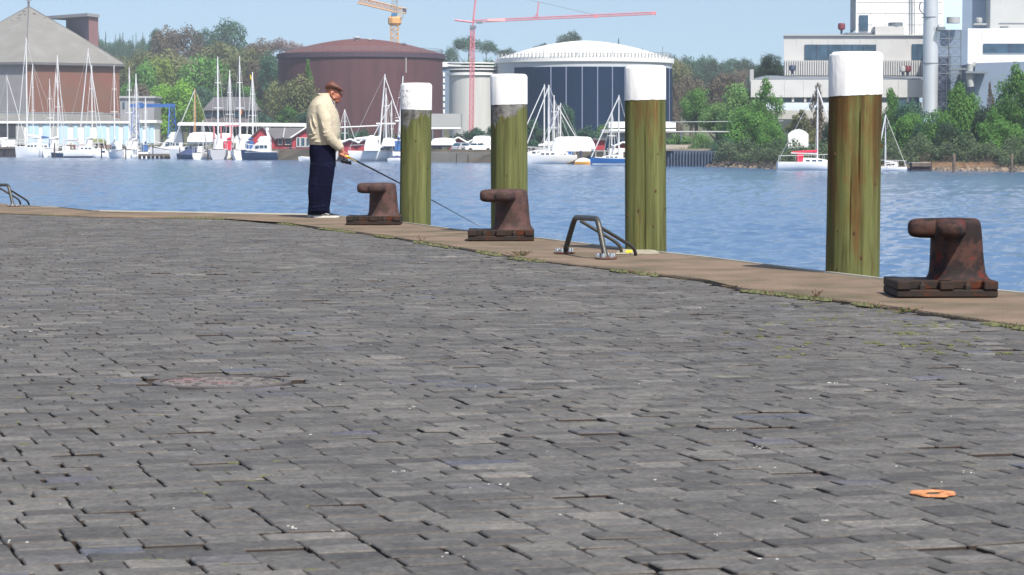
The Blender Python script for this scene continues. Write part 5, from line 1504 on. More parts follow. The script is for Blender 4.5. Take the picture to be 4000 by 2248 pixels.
# ------------------------------------------------------------------ boats
m_hull = mat('white_hull', (0.78, 0.78, 0.78), 0.3, 0.03, 1)
m_hullgrey = mat('grey_hull', srgb(176, 176, 180), 0.4, 0.05, 1)
m_hullnavy = mat('navy_hull', (0.012, 0.035, 0.085), 0.3, 0.1, 1)
m_hullblue = mat('blue_hull', (0.02, 0.12, 0.34), 0.3, 0.08, 1)
m_deck = mat('boat_deck', (0.66, 0.65, 0.62), 0.6, 0.05, 1)
m_mast = mat('silver_mast', (0.68, 0.68, 0.68), 0.4, 0.05, 1)
m_mastwood = mat('varnished_mast', srgb(196, 142, 92), 0.5, 0.1, 1)
m_bluecover = mat('blue_sail_cover', srgb(52, 94, 150), 0.8, 0.1, 1)
m_navycover = mat('navy_sail_cover', srgb(60, 70, 110), 0.8, 0.1, 1)
m_redcover = mat('red_sail_cover', srgb(204, 44, 74), 0.8, 0.1, 1)
m_whitecover = mat('white_sail_cover', (.72, .72, .72), 0.8, 0.05, 1)
m_wire = mat('rigging_wire', (0.60, 0.60, 0.60), 0.5, 0.05, 1)

def hull_b(L, beam, fb, sheer=.25, stern=.75):
    b = B(); rs = []
    for k in range(13):
        s = k / 12; x = -L / 2 + L * s
        w = beam / 2 * (stern + (1 - stern) * min(1, s * 2.6)) * (1 - max(0, (s - .45) / .55) ** 2.1)
        w = max(w, .03); top = fb * (1 + sheer * (s - .25) ** 2 * 1.6); xr = (s > .97) * fb * .35
        rs.append([(x + xr, -w, top), (x + xr * .6, -w * .96, fb * .45), (x, -w * .72, 0.02), (x - xr * .2, -w * .25, -.35), (x - xr * .2, w * .25, -.35), (x, w * .72, 0.02), (x + xr * .6, w * .96, fb * .45), (x + xr, w, top)])
    return b.rings(rs)
def deck_b(L, beam, fb, sheer=.25, stern=.75):
    b = B(); rs = []
    for k in range(12):
        s = k / 12; x = -L / 2 + L * s
        w = beam / 2 * (stern + (1 - stern) * min(1, s * 2.6)) * (1 - max(0, (s - .45) / .55) ** 2.1) * .96; top = fb * (1 + sheer * (s - .25) ** 2 * 1.6) + .012
        rs.append([(x, -w, top), (x, -w * .5, top + .05), (x, w * .5, top + .05), (x, w, top)])
    return b.rings(rs, False, False, closed=False)
def sailboat(label, px, d, L, rz, mast_px, mast_top, hull=None, cover=None, lean=0, boom=True, stripe=None, mastm=None, mr=.085, cabin=True, fore=True, hullwin=False, furl=True, group='sailing boats moored along the far shore', mizzen=None, vz=None):
    vz = vz or float(np.interp(d, [250, 300, 380, 500, 600], [1.1, 1.25, 1.55, 1.8, 2.0]))
    t = thing('sailing_boat', label, 'sailboat', (X(px, d), d, WATER), rz, group)
    hull = hull or m_hull; mastm = mastm or m_mast
    beam, fb = L * .3, L * .098
    part('hull', hull_b(L, beam, fb), hull, t, smooth=True, angle=50)
    part('deck', deck_b(L, beam, fb), m_deck, t)
    if stripe: part('boot_stripe', hull_b(L * .985, beam * .965, fb * .22).xf(Matrix.Scale(1.03, 4, (0, 1, 0))), stripe, t)
    if cabin:
        cb = B(); rs = []
        for x, w, h in ((-L * .12, .26, .55), (-L * .1, .27, .62), (L * .1, .24, .56), (L * .24, .16, .36), (L * .30, .10, .06)):
            y = beam * w; rs.append([(x, -y, fb * .9), (x, -y * .85, fb + h * L * .1), (x, y * .85, fb + h * L * .1), (x, y, fb * .9)])
        c_ = part('cabin', cb.rings(rs), m_hull, t, smooth=True, angle=35)
        wb = B()
        for s in (-1, 1):
            for x in (-L * .08, L * .02, L * .11): wb.box(x, x + L * .065, s * beam * .245 - .03, s * beam * .245 + .03, fb + L * .015, fb + L * .036)
        sub('windows', wb, m_glass, c_, t)
        sh = B(); sh.rings([[(-L * .2, -beam * .24, fb + .1), (-L * .2, -beam * .2, fb + L * .11), (-L * .2, beam * .2, fb + L * .11), (-L * .2, beam * .24, fb + .1)], [(-L * .10, -beam * .25, fb + .1), (-L * .11, -beam * .2, fb + L * .105), (-L * .11, beam * .2, fb + L * .105), (-L * .10, beam * .25, fb + .1)]])
        part('spray_hood', sh, cover or m_whitecover, t)
    if hullwin:
        wb = B()
        for x in (-L * .12, L * .10): wb.ell((x, -beam * .485, fb * .62), L * .022, .06, .10, 8, 6)
        part('hull_windows', wb, m_dark, t)
    # mast foot in local coords, from its own photo column
    Mi = Matrix.Rotation(-rz, 4, 'Z')
    wx = X(mast_px, d) - X(px, d); wx = max(-abs(L * .42), min(L * .42, wx))
    c_, s_ = math.cos(rz), math.sin(rz)
    lx = wx * c_ if abs(c_) > .35 else L * .08
    lx = max(-L * .3, min(L * .3, lx / (c_ * c_) if abs(c_) > .6 else lx))
    t.scale = (1, 1.2, vz)
    zt_ = (Z(mast_top, d) - WATER) / vz
    foot = Vector((lx, 0, fb)); top = Vector((lx - lean * c_, lean * s_, zt_))
    part('mast', B().tube([foot, foot.lerp(top, .6), top], [mr, mr * .9, mr * .6], 8), mastm, t)
    sp = B()
    for k in (.45, .72):
        q = foot.lerp(top, k); w = beam * .3 * (1.2 - k)
        sp.tube([q + Vector((0, -w, 0)), q + Vector((0, w, 0))], .03, 4)
    part('spreaders', sp, m_mast, t)
    rg = B(); bow = Vector((L * .5, 0, fb * 1.25)); st = Vector((-L * .5, 0, fb))
    if fore: rg.tube([bow, foot.lerp(top, .97)], .065 if furl else .03, 5)
    rg2 = B(); rg2.tube([st, top], .022, 3)
    for s in (-1, 1): rg2.tube([Vector((lx - .1, s * beam * .46, fb)), foot.lerp(top, .72) + Vector((0, s * beam * .14, 0)), foot.lerp(top, .95)], .02, 3)
    if fore: part('furled_jib' if furl else 'forestay', rg, m_whitecover, t)
    part('rigging', rg2, m_wire, t)
    if boom:
        h = fb + L * .115; bo = B().tube([foot + Vector((0, 0, h - fb)), Vector((lx - L * .40, 0, h + .05))], .06, 5)
        part('boom', bo, m_mast, t)
        cv = B().tube([foot + Vector((.05, 0, h - fb + .35)), foot + Vector((-.1, 0, h - fb + .18)), Vector((lx - L * .2, 0, h + .16)), Vector((lx - L * .39, 0, h + .12))], [L * .008, L * .018, L * .015, L * .007], 8)
        part('sail_cover', cv, cover or m_whitecover, t, smooth=True)
    pp = B()
    for s in (-1, 1):
        pp.tube([(L * .48, 0, fb * 1.25 + .6), (L * .40, s * beam * .14, fb * 1.2 + .6), (-L * .46, s * beam * .38, fb + .6)], .022, 3)
        for x, w in ((.40, .14), (.2, .36), (0, .46), (-.2, .46), (-.46, .38)): pp.tube([(L * x, s * beam * w, fb), (L * x, s * beam * w, fb + .62)], .022, 3)
    part('guard_rail', pp, m_wire, t)
    if mizzen:
        part('mizzen_mast', B().tube([(-L * .38, 0, fb), (-L * .38, 0, zt_ * mizzen)], mr * .7, 6), mastm, t)
    return t
def S(px): return shore(px)
W = [
 # label, px, d offset, L, rz deg, mast px, mast top, kwargs
 ('large white sailing yacht with two dark hull windows at the far left', 134, -4, 7.6, 180, 106, 148, dict(mr=.16, hullwin=True, vz=2.5)),
 ('white sailing yacht with blue sail cover behind the large yacht', 178, 9, 9.5, 165, 124, 250, dict(cover=m_bluecover, mr=.11)),
 ('thin-masted sailing boat behind the grey timber jetty, leftmost mast', 34, 10, 8.5, 20, 30, 292, dict()),
 ('small sailing boat with short mast before the grey clad wall corner', 196, 16, 7.5, 100, 192, 308, dict()),
 ('sailing boat with tall mast before the left edge of the brick wall', 222, 10, 9, 75, 218, 216, dict(mr=.11)),
 ('navy-hulled sailing boat between dark posts left of the grey canopy boat', 246, -1, 4.6, 190, 250, 285, dict(hull=m_hullnavy, mr=.10, lean=1.6)),
 ('tallest-masted white sailing boat with grey canopy and blue stern', 328, -4, 8.2, 8, 306, 190, dict(cover=m_hullgrey, mr=.13, lean=-2.2, stripe=m_hullnavy)),
 ('sailing boat with tall mast before the middle of the brick wall', 356, 10, 9, 80, 351, 254, dict(mr=.12)),
 ('sailing boat with mast before the right part of the brick wall', 448, 12, 8.5, 100, 443, 256, dict(mr=.10)),
 ('sailing boat moored left of the gantry crane leg, taller of two masts', 506, 8, 9, 95, 500, 262, dict(mr=.11)),
 ('sailing boat moored at the gantry crane leg, shorter of two masts', 530, 6, 8.5, 85, 527, 288, dict(mr=.11)),
 ('small sailing boat with short mast before the pale blue doors', 568, 0, 7, 92, 566, 378, dict(mr=.08, cover=m_bluecover)),
 ('classic sailing boat with varnished wooden mast in the middle marina', 758, 6, 9, 170, 762, 346, dict(mastm=m_mastwood, mr=.13, cover=m_navycover)),
 ('white sailing yacht seen bow-on with twin tall masts left of the red hoist', 852, -3, 10, 96, 866, 222, dict(mr=.13, mizzen=.9, hull=m_hullgrey)),
 ('sailing boat with single tall mast just left of the red boat hoist', 896, 6, 9, 86, 890, 274, dict(mr=.10, cover=m_redcover)),
 ('sailing boat with the tallest mast left of the navy motor yacht', 938, -2, 9.5, 98, 951, 220, dict(mr=.12)),
 ('sailing boat with white mast flying a yellow pennant', 984, 5, 9, 82, 979, 282, dict(mr=.13, cover=m_bluecover)),
 ('small white sailing boat bow-on beside a grey post', 790, -4, 6.5, 80, 789, 470, dict(mr=.07, boom=False)),
 ('sailing boat mast just right of the angler, hull hidden behind others', 1350, 8, 8, 60, 1340, 428, dict(mr=.11)),
 ('long white sailing yacht with leaning mast between the angler and the scratched pile', 1480, -4, 9.8, 4, 1480, 290, dict(mr=.14, lean=-1.0)),
 ('sailing boat with slim mast behind the long white yacht', 1510, 9, 9, 100, 1489, 344, dict(mr=.11)),
 ('sailing boat with slanting stay behind the white canvas covered motorboat', 1525, 6, 8.5, 160, 1530, 392, dict(mr=.09)),
 ('sailing boat with tall mast close left of the scratched pile', 1558, 3, 9.5, 96, 1552, 298, dict(mr=.13, lean=-.6, cover=m_bluecover)),
 ('largest white sailing yacht between two piles, with the thick mast', 2148, -4, 7.4, 184, 2143, 332, dict(mr=.16)),
 ('white sailing yacht behind the largest one, mast slightly lower to its left', 2118, 5, 8, 176, 2126, 330, dict(mr=.11)),
 ('white sailing boat with mast third from left before the navy tank', 2166, 9, 8, 95, 2170, 372, dict(mr=.09)),
 ('white sailing boat with low mast right of the largest yacht', 2190, 7, 7.5, 20, 2180, 412, dict(mr=.08)),
 ('small sailing boat with shortest of the clustered masts before the white canopy', 2202, 3, 6.5, 170, 2190, 402, dict(mr=.07, cover=m_bluecover)),
 ('blue-hulled sailing yacht partly hidden behind the cracked pile', 2398, -5, 5.9, 180, 2417, 372, dict(hull=m_hullblue, mr=.10, stripe=m_hull)),
 ('sailing boat with slim mast behind the blue-hulled yacht', 2392, 8, 7, 96, 2390, 432, dict(mr=.06)),
 ('white sailing yacht with red sail cover anchored left of the nearest pile', 3165, -8, 6.9, 0, 3193, 340, dict(cover=m_redcover, mr=.085, group='sailing boats moored along the far shore')),
 ('small white sailing boat just right of the nearest pile', 3482, -8, 3.1, 180, 3458, 447, dict(mr=.055)),
]
for label, px, do, L, rz, mp, mt, kw in W:
    rd = rz
    sailboat(label, px, S(px) + do, L, R(rd), mp, mt, **kw)

def motor_yacht(label, px, d, L, rz, hull, k=1.0, fly=True):
    t = thing('motor_yacht', label, 'motor yacht', (X(px, d), d, WATER), rz, 'motor yachts in the marina')
    t.scale = (1, 1.15, 1.75)
    beam, fb = L * .32, L * .115
    part('hull', hull_b(L, beam, fb, .5, .9), hull, t, smooth=True, angle=50)
    part('sheer_band', hull_b(L * 1.0, beam * 1.02, fb * .12, .5, .9).xf(Matrix.Translation((0, 0, fb * .97))), m_hull, t)
    part('deck', deck_b(L, beam, fb, .5, .9).xf(Matrix.Translation((0, 0, fb * .14))), m_deck, t)
    b = B(); rs = []
    z0 = fb * 1.05
    for x, w, h in ((-L * .30, .40, .16), (-L * .27, .41, .18), (-L * .02, .40, .185), (L * .10, .36, .15), (L * .27, .22, .045), (L * .33, .12, .01)):
        y = beam * w; rs.append([(x, -y, z0), (x - L * .01, -y * .86, z0 + h * L), (x - L * .01, y * .86, z0 + h * L), (x, y, z0)])
    c_ = part('superstructure', b.rings(rs), m_hull, t, smooth=True, angle=30)
    wb = B()
    for s in (-1, 1):
        for x0, x1 in ((-L * .22, -L * .14), (-L * .12, -L * .01), (L * .01, L * .11)): wb.box(x0, x1, s * beam * .372 - .06, s * beam * .372 + .06, z0 + L * .065, z0 + L * .115)
    wb.add([(L * .12, -beam * .28, z0 + L * .115), (L * .12, beam * .28, z0 + L * .115), (L * .19, beam * .24, z0 + L * .075), (L * .19, -beam * .24, z0 + L * .075)], [(0, 1, 2, 3)]).xf(Matrix())
    sub('windows', wb, m_glass, c_, t)
    if fly:
        b = B(); rs = []
        for x, w, h in ((-L * .30, .33, .05), (-L * .25, .35, .085), (-L * .02, .33, .075), (L * .06, .22, .015)):
            y = beam * w; rs.append([(x, -y, z0 + L * .18), (x, -y, z0 + L * (.18 + h)), (x, y, z0 + L * (.18 + h)), (x, y, z0 + L * .18)])
        part('flybridge', b.rings(rs), m_hull, t, smooth=True, angle=30)
        b = B(); b.tube([(-L * .26, -beam * .32, z0 + L * .22), (-L * .20, -beam * .26, z0 + L * .33), (-L * .20, beam * .26, z0 + L * .33), (-L * .26, beam * .32, z0 + L * .22)], .12, 6)
        b.ell((-L * .2, 0, z0 + L * .36), .35, .35, .22, 10, 6)
        part('radar_arch', b, m_hull, t, smooth=True)
    pp = B()
    for s in (-1, 1): pp.tube([(L * .5, 0, fb * 1.5 + .6), (L * .3, s * beam * .3, fb * 1.3 + .6), (L * .05, s * beam * .47, fb * 1.15 + .6)], .03, 3)
    part('bow_rail', pp, m_wire, t)
    return t
motor_yacht('motor yacht with navy hull and white flybridge before the red boathouse', 1016, S(1016) - 5, 6.2, R(176), m_hullnavy)
motor_yacht('white flybridge motor yacht lying behind the timber jetty', 668, S(668) + 7, 7.6, R(178), m_hull)
motor_yacht('white motorboat seen bow-on left of the gantry crane', 460, S(460) - 4, 5.6, R(-62), m_hull, fly=False)
def small_boat(label, px, d, L, rz, hull, cover=None, cat='boat', cabin=True):
    t = thing('small_boat', label, cat, (X(px, d), d, WATER), rz)
    t.scale = (1, 1.1, 1.5 if d > 350 else 1.1)
    part('hull', hull_b(L, L * .36, L * .11, .3, .85), hull, t, smooth=True, angle=50)
    part('deck', deck_b(L, L * .36, L * .11, .3, .85), m_deck, t)
    if cover:
        b = B(); rs = []
        for k in range(9):
            s = k / 8; x = -L * .46 + L * .85 * s; w = L * .17 * math.sin(math.pi * (.12 + .8 * s)) ** .5; h = L * .11 + L * .12 * math.sin(math.pi * (.1 + .8 * s))
            rs.append([(x, -w, L * .10), (x, -w * .6, h), (x, 0, h * 1.1), (x, w * .6, h), (x, w, L * .10)])
        part('cover', b.rings(rs), cover, t)
    elif cabin:
        b = B(); rs = []
        for x, w, h in ((-L * .2, .13, .2), (L * .05, .13, .19), (L * .18, .09, .12)): rs.append([(x, -L * w, L * .11), (x, -L * w * .85, L * (.11 + h)), (x, L * w * .85, L * (.11 + h)), (x, L * w, L * .11)])
        c_ = part('wheelhouse', b.rings(rs), m_hull, t)
        sub('windows', B().box(-L * .15, L * .02, -L * .135, -L * .11, L * .2, L * .27), m_glass, c_, t)
    return t
small_boat('navy-covered boat lying low behind the jetty posts left of the middle marina', 748, S(748) - 3, 5.2, R(174), m_hullnavy, m_navycover)
small_boat('pale motorboat low behind dark posts right of the navy-hulled sailing boat', 262, S(262) + 5, 5.0, R(10), m_hull)
small_boat('small white boat between jetty posts left of the bow-on motorboat', 410, S(410) - 2, 3.6, R(4), m_hull)
small_boat('white dinghy hull showing just left of the angler', 1205, S(1205) - 6, 3.2, R(180), m_hull, cabin=False)
small_boat('small orange and white boat moored below the white canopy shelter', 2281, 360.5, 2.4, R(0), mat('orange_hull', srgb(226, 160, 70), .4, .08, 1), m_whitecover)
small_boat('small blue and white motorboat right of the small white sailing boat', 3540, 276, 1.2, R(10), m_hull, m_bluecover)
small_boat('white dinghy with pink tip lying left of the slipway', 1560, S(1560) - 7, 3.0, R(0), m_hull, cabin=False)
small_boat('white motorboat bow showing beside the navy motor yacht', 930, S(930) - 5, 3.4, R(80), m_hull)

for lab, px, do, L_, rz_, hm, cv in (
  ('grey covered motorboat between the large white yacht and the navy-hulled boat', 226, 4, 3.6, 5, 'w', m_hullgrey),
  ('white motorboat low behind the grey canopy boat stern', 384, 3, 4.2, 170, 'w', None),
  ('small white cabin boat between the two gantry crane masts', 548, 1, 3.6, 20, 'w', None),
  ('white cabin boat tied below the pale blue doors', 586, 2, 3.8, 160, 'w', None),
  ('white motorboat stern behind the wooden-masted boat', 735, 8, 4.6, 10, 'w', m_whitecover),
  ('white boat with navy cover left of the twin-masted yacht', 818, 2, 4.4, 175, 'w', m_navycover),
  ('white boat with red canopy left of the red hoist', 872, 7, 4.0, 12, 'w', m_redcover),
  ('blue-covered white boat left of the navy motor yacht', 918, 5, 4.0, 168, 'w', m_bluecover),
  ('white cabin boat behind the long white yacht near the dome-shaped cover', 1400, 5, 4.6, 5, 'w', None),
  ('blue-covered dinghy touching the scratched pile', 1548, -6, 2.6, 178, 'w', m_navycover),
  ('white boat with blue windows behind the largest yacht', 2225, 4, 3.4, 8, 'w', m_whitecover)):
    small_boat(lab, px, S(px) + do, L_, R(rz_), m_hull, cv)
# flags
def flag(label, px, py, d, m, w=1.0, h=.7, hang=True):
    t = thing('flag', label, 'flag', tuple(P(px, py, d)))
    b = B(); rs = []
    for k in range(7):
        s = k / 6; rs.append([(w * s * (.55 if hang else 1), .08 * math.sin(s * 7), -h * s * .9 * (1 if hang else .1)), (w * s * (.55 if hang else 1) - .1 * s, .08 * math.sin(s * 7 + .6), -h - h * s * .9)])
    part('cloth', b.rings(rs, False, False, closed=False), m, t)
flag('small orange and red flag hanging by the red hoist', 936, 422, 488, mat('orange_flag', srgb(230, 120, 40), .7, .2, 2), .8, .7)
flag('yellow pennant near the top of a white mast', 977, 290, 486, m_yellow, .5, .6)

# jetties and posts
def jetty(label, px0, px1, py_top, d, m, n, poststep):
    t = thing('jetty', label, 'jetty', (X((px0 + px1) / 2, d), d, WATER))
    z = Z(py_top, d)
    b = B(); x0, x1 = X(px0, d), X(px1, d)
    for k in range(n):
        a = x0 + (x1 - x0) * k / n; c = x0 + (x1 - x0) * (k + 1) / n - .03
        b.box(a, c, d, d + 2.2, z - .12, z)
    o = part('deck', b, m, t, world=True); o['kind'] = 'stuff'
    wpart('edge_beam', m_wood, t, lambda b: b.box(x0, x1, d - .15, d, z - .4, z - .02))
    x = px0 + 5
    while x < px1:
        wpart('post', m_darkwood, t, lambda b: b.tube([(X(x, d), d + .3, WATER - 1), (X(x, d), d + .3, z)], .28, 7)); x += poststep
    return t
jetty('grey timber jetty with dense pilings at the far left edge', -150, 70, 575, 583, m_wood, 60, 9)
jetty('dark timber jetty on posts in front of the white flybridge yacht', 540, 795, 602, 502, m_darkwood, 60, 17)
jetty('low jetty beside the small orange boat under the white canopy', 2240, 2330, 634, 362, m_wood, 20, 14)
jetty('small jetty with white planks right of the small white sailing boat', 3562, 3636, 636, 274, m_white, 16, 6)
posts = [(78, 568, 5, 'mooring post at the stern of the large white yacht', m_darkwood), (213, 560, 5, 'dark mooring post right of the large white yacht', m_darkwood), (277, 560, 6, 'thick grey mooring post below the tallest-masted boat', m_wood),
         (301, 572, 4, 'thin dark mooring post in front of the grey canopy boat', m_darkwood), (396, 572, 5, 'dark mooring post left of the small white boat', m_darkwood), (491, 572, 4, 'thin dark mooring post at the bow-on motorboat', m_darkwood),
         (597, 575, 4, 'dark mooring post at the left end of the dark jetty', m_darkwood), (702, 576, 4, 'dark mooring post behind the flybridge yacht stern', m_darkwood), (812, 573, 6, 'thick grey mooring post by the small bow-on sailing boat', m_wood), (909, 578, 5, 'dark mooring post left of the navy motor yacht', m_darkwood),
         (1783, 600, 4, 'thin post standing at the marina slipway', m_darkwood), (1828, 604, 4, 'dark post in the water below the two parked cars', m_darkwood), (2612, 612, 7, 'dark post by the stony bank right of the cracked pile', m_darkwood),
         (3727, 603, 13, 'thick grey post before the stony bank, left one of the right pair', m_wood), (3953, 602, 12, 'thick grey post before the stony bank near the right edge', m_wood)]
for px, py, w, l_, m in posts:
    d = S(px) - 7
    t = thing('mooring_post', l_, 'post', (X(px, d), d, WATER), 0, 'mooring posts along the far shore')
    r = w / 2 * d / F; zt_ = Z(py, d) - WATER
    part('shaft', B().lathe([(r * 1.05, -1.5), (r, zt_ * .7), (r * .95, zt_ - .05), (r * .7, zt_)], 10), m, t, smooth=True, angle=40)

# ------------------------------------------------------------------ stony bank on the right
m_rock = mat('bank_rock', srgb(128, 112, 98), 0.9, 0.3, 1.2, col2=srgb(80, 78, 74))
m_reed = mat('dry_reed_bank', srgb(146, 116, 90), 0.9, 0.25, 1.5, col2=srgb(126, 104, 78))
rk = random.Random(9)
b = B()
for k in range(1500):
    px = rk.uniform(2560, 4250); s = S(px); q = rk.uniform(-.5, 2.6)
    r = rk.uniform(.16, .42); z = WATER - .05 + q * .2
    rot = Matrix.Rotation(rk.uniform(0, 3), 4, 'Z') @ Matrix.Rotation(rk.uniform(0, 3), 4, 'X')
    e = B().ell((0, 0, 0), r, r * rk.uniform(.6, 1), r * rk.uniform(.5, .8), 6, 4)
    e.v = [Vector((v.x * rk.uniform(.8, 1.15), v.y, v.z * rk.uniform(.85, 1.1))) for v in e.v]
    e.xf(Matrix.Translation((X(px, s + q), s + q, z)) @ rot); b.join(e)
structure('rock_bank', b, m_rock, kind='stuff')
b = B()
for k in range(2000):
    px = rk.uniform(3600, 3880) if rk.random() < .8 else rk.uniform(2900, 4200); s = S(px); q = rk.uniform(1.0, 3.2)
    x, y, z = X(px, s + q), s + q, WATER + .02 + q * .19; h = rk.uniform(.2, .5); a = rk.uniform(-.25, .25); w = .05
    b.add([(x - w, y, z - .2), (x + w, y, z - .2), (x + a, y + rk.uniform(-.2, .2), z + h)], [(0, 1, 2)])
structure('dry_reeds', b, m_reed, kind='stuff')
b = B(); b.rings([[(X(px, S(px) - .4), S(px) - .4, WATER - .4), (X(px, S(px) + .6), S(px) + .6, WATER + .05), (X(px, S(px) + 9.6), S(px) + 9.6, LANDZ + .05)] for px in range(-1400, 5400, 100)], False, False, closed=False)
structure('shore_bank', b, m_bank)
ug = random.Random(31)
for nm_, cc, n_, hs_ in (('undergrowth', srgb(78, 98, 60), 22000, 1.0), ('dark_undergrowth', srgb(46, 60, 46), 22000, .9)):
    b = B()
    vs_, fs_ = [], []
    for k in range(n_):
        px = ug.uniform(2560, 4300); s = S(px); q = ug.uniform(.9, 9)
        hm = (1.2 + 1.9 * mnoise.noise(Vector((px * .016, q * .25, n_ * .01)))) * hs_ * (1.25 if px > 3400 else 1.0)
        if 3590 < px < 3900 and q < 4.5 and ug.random() < .93: continue
        if q < 2.2 and ug.random() < .5: continue
        x, y, z = X(px, s + q), s + q, WATER + .05 + q * .2 + max(.05, hm) * ug.random() ** .6
        u = Vector((ug.gauss(0, 1), ug.gauss(0, 1), ug.gauss(0, 1))).normalized() * ug.uniform(.06, .15); v_ = u.orthogonal().normalized() * .07; c = Vector((x, y, z)); o = len(vs_)
        vs_ += [c - u, c + v_, c + u, c - v_]; fs_.append((o, o + 1, o + 2, o + 3))
    b.v, b.f = vs_, fs_
    structure(nm_, b, mat('leaf_' + nm_, cc, .8, .35, 1.0, trans=.2), kind='stuff')
# sheet-pile wall left of the big trees
t = thing('sheet_pile_wall', 'dark blue-grey sheet-pile wall on the bank right of the cracked pile', 'wall', base(2700, 338, WATER))
b = B()
for k, px in enumerate(range(2560, 2860, 6)):
    d = 333 - (px - 2560) * .03 + (.25 if k % 2 else 0); b.box(X(px, d), X(px + 6, d), d, d + .4, WATER - 1, Z(588 + (px - 2560) * .01, d))
part('pile_sheets', b, mat('sheet_steel', srgb(70, 82, 100), .8, .2, 1), t, world=True)
wpart('cap_beam', m_stone, t, lambda b: wbox(b, 2556, 2862, 582, 590, 331, 333))
# white huts and vans between the trees
t = thing('white_tent', 'white rounded tent behind bushes left of the nearest pile', 'tent', base(3115, 318))
b = B(); rs = []
for k in range(9):
    s = k / 8; rs.append([P(3078 + 80 * s, 580, 318), P(3078 + 80 * s, 580 - 75 * math.sin(math.pi * (.18 + .64 * s)) ** .5, 318), P(3078 + 80 * s, 580 - 75 * math.sin(math.pi * (.18 + .64 * s)) ** .5, 324), P(3078 + 80 * s, 580, 324)])
part('canvas', b.rings(rs), m_tarp, t, world=True)
t = thing('blue_boat_on_land', 'upturned blue boat on the bank below the white tent', 'boat', base(3090, 300))
part('hull', hull_b(1.7, .9, .45).xf(Matrix.Translation(Vector(P(3088, 600, 300)) - Vector(t.location))), m_hullblue, t, smooth=True)
t = thing('notice_board', 'white board on a stone block between trees near the right edge', 'board', base(3822, 290))
wpart('board', m_white, t, lambda b: wbox(b, 3786, 3852, 546, 588, 290, 290.3))
wpart('block', m_stone, t, lambda b: wbox(b, 3792, 3848, 588, 626, 290.4, 291.5))
t = thing('pipe_rack', 'pale horizontal pipe rack seen through the trees right of the cracked pile', 'pipe rack', base(2800, 345))
wpart('pipe', m_palegrey, t, lambda b: wtube(b, [(2620, 516, 345), (3060, 516, 345)], .12, 6))
wpart('pipe', m_metal, t, lambda b: wtube(b, [(2620, 478, 350), (3060, 474, 350)], .06, 6))
for x in (2660, 2746, 2860, 2960, 3050): wpart('post', m_metal, t, lambda b: wtube(b, [(x, 516, 345), (x, 600, 345)], .1, 5))
wpart('wall', mat('cream_low_wall', srgb(170, 160, 146), .8, .1, .5), t, lambda b: wbox(b, 2590, 2720, 566, 596, 343, 344))
# ------------------------------------------------------------------ trees
m_bark = mat('bark', srgb(92, 80, 68), 0.9, 0.2, 3)
def leafmat(name, c, v=.25): return mat(name, c, 0.75, v, 1.1, trans=.38, objvar=.14, spec=.25)
LM = dict(
    bright=leafmat('leaf_bright_green', (0.215, 0.420, 0.050)), green=leafmat('leaf_mid_green', (0.115, 0.255, 0.055)), dark=leafmat('leaf_dark_green', (0.046, 0.084, 0.049)),
    olive=leafmat('leaf_olive', (0.185, 0.200, 0.085)), yellow=leafmat('leaf_yellow_green', (0.230, 0.310, 0.060)), brown=leafmat('leaf_brown_bud', (0.152, 0.123, 0.090)),
    pink=leafmat('leaf_pink_twig', (0.275, 0.217, 0.210)), teal=leafmat('leaf_teal', (0.065, 0.145, 0.090)), bluegreen=leafmat('leaf_deep_shore', (0.115, 0.255, 0.055)), willow=leafmat('leaf_willow', (0.165, 0.300, 0.095)))
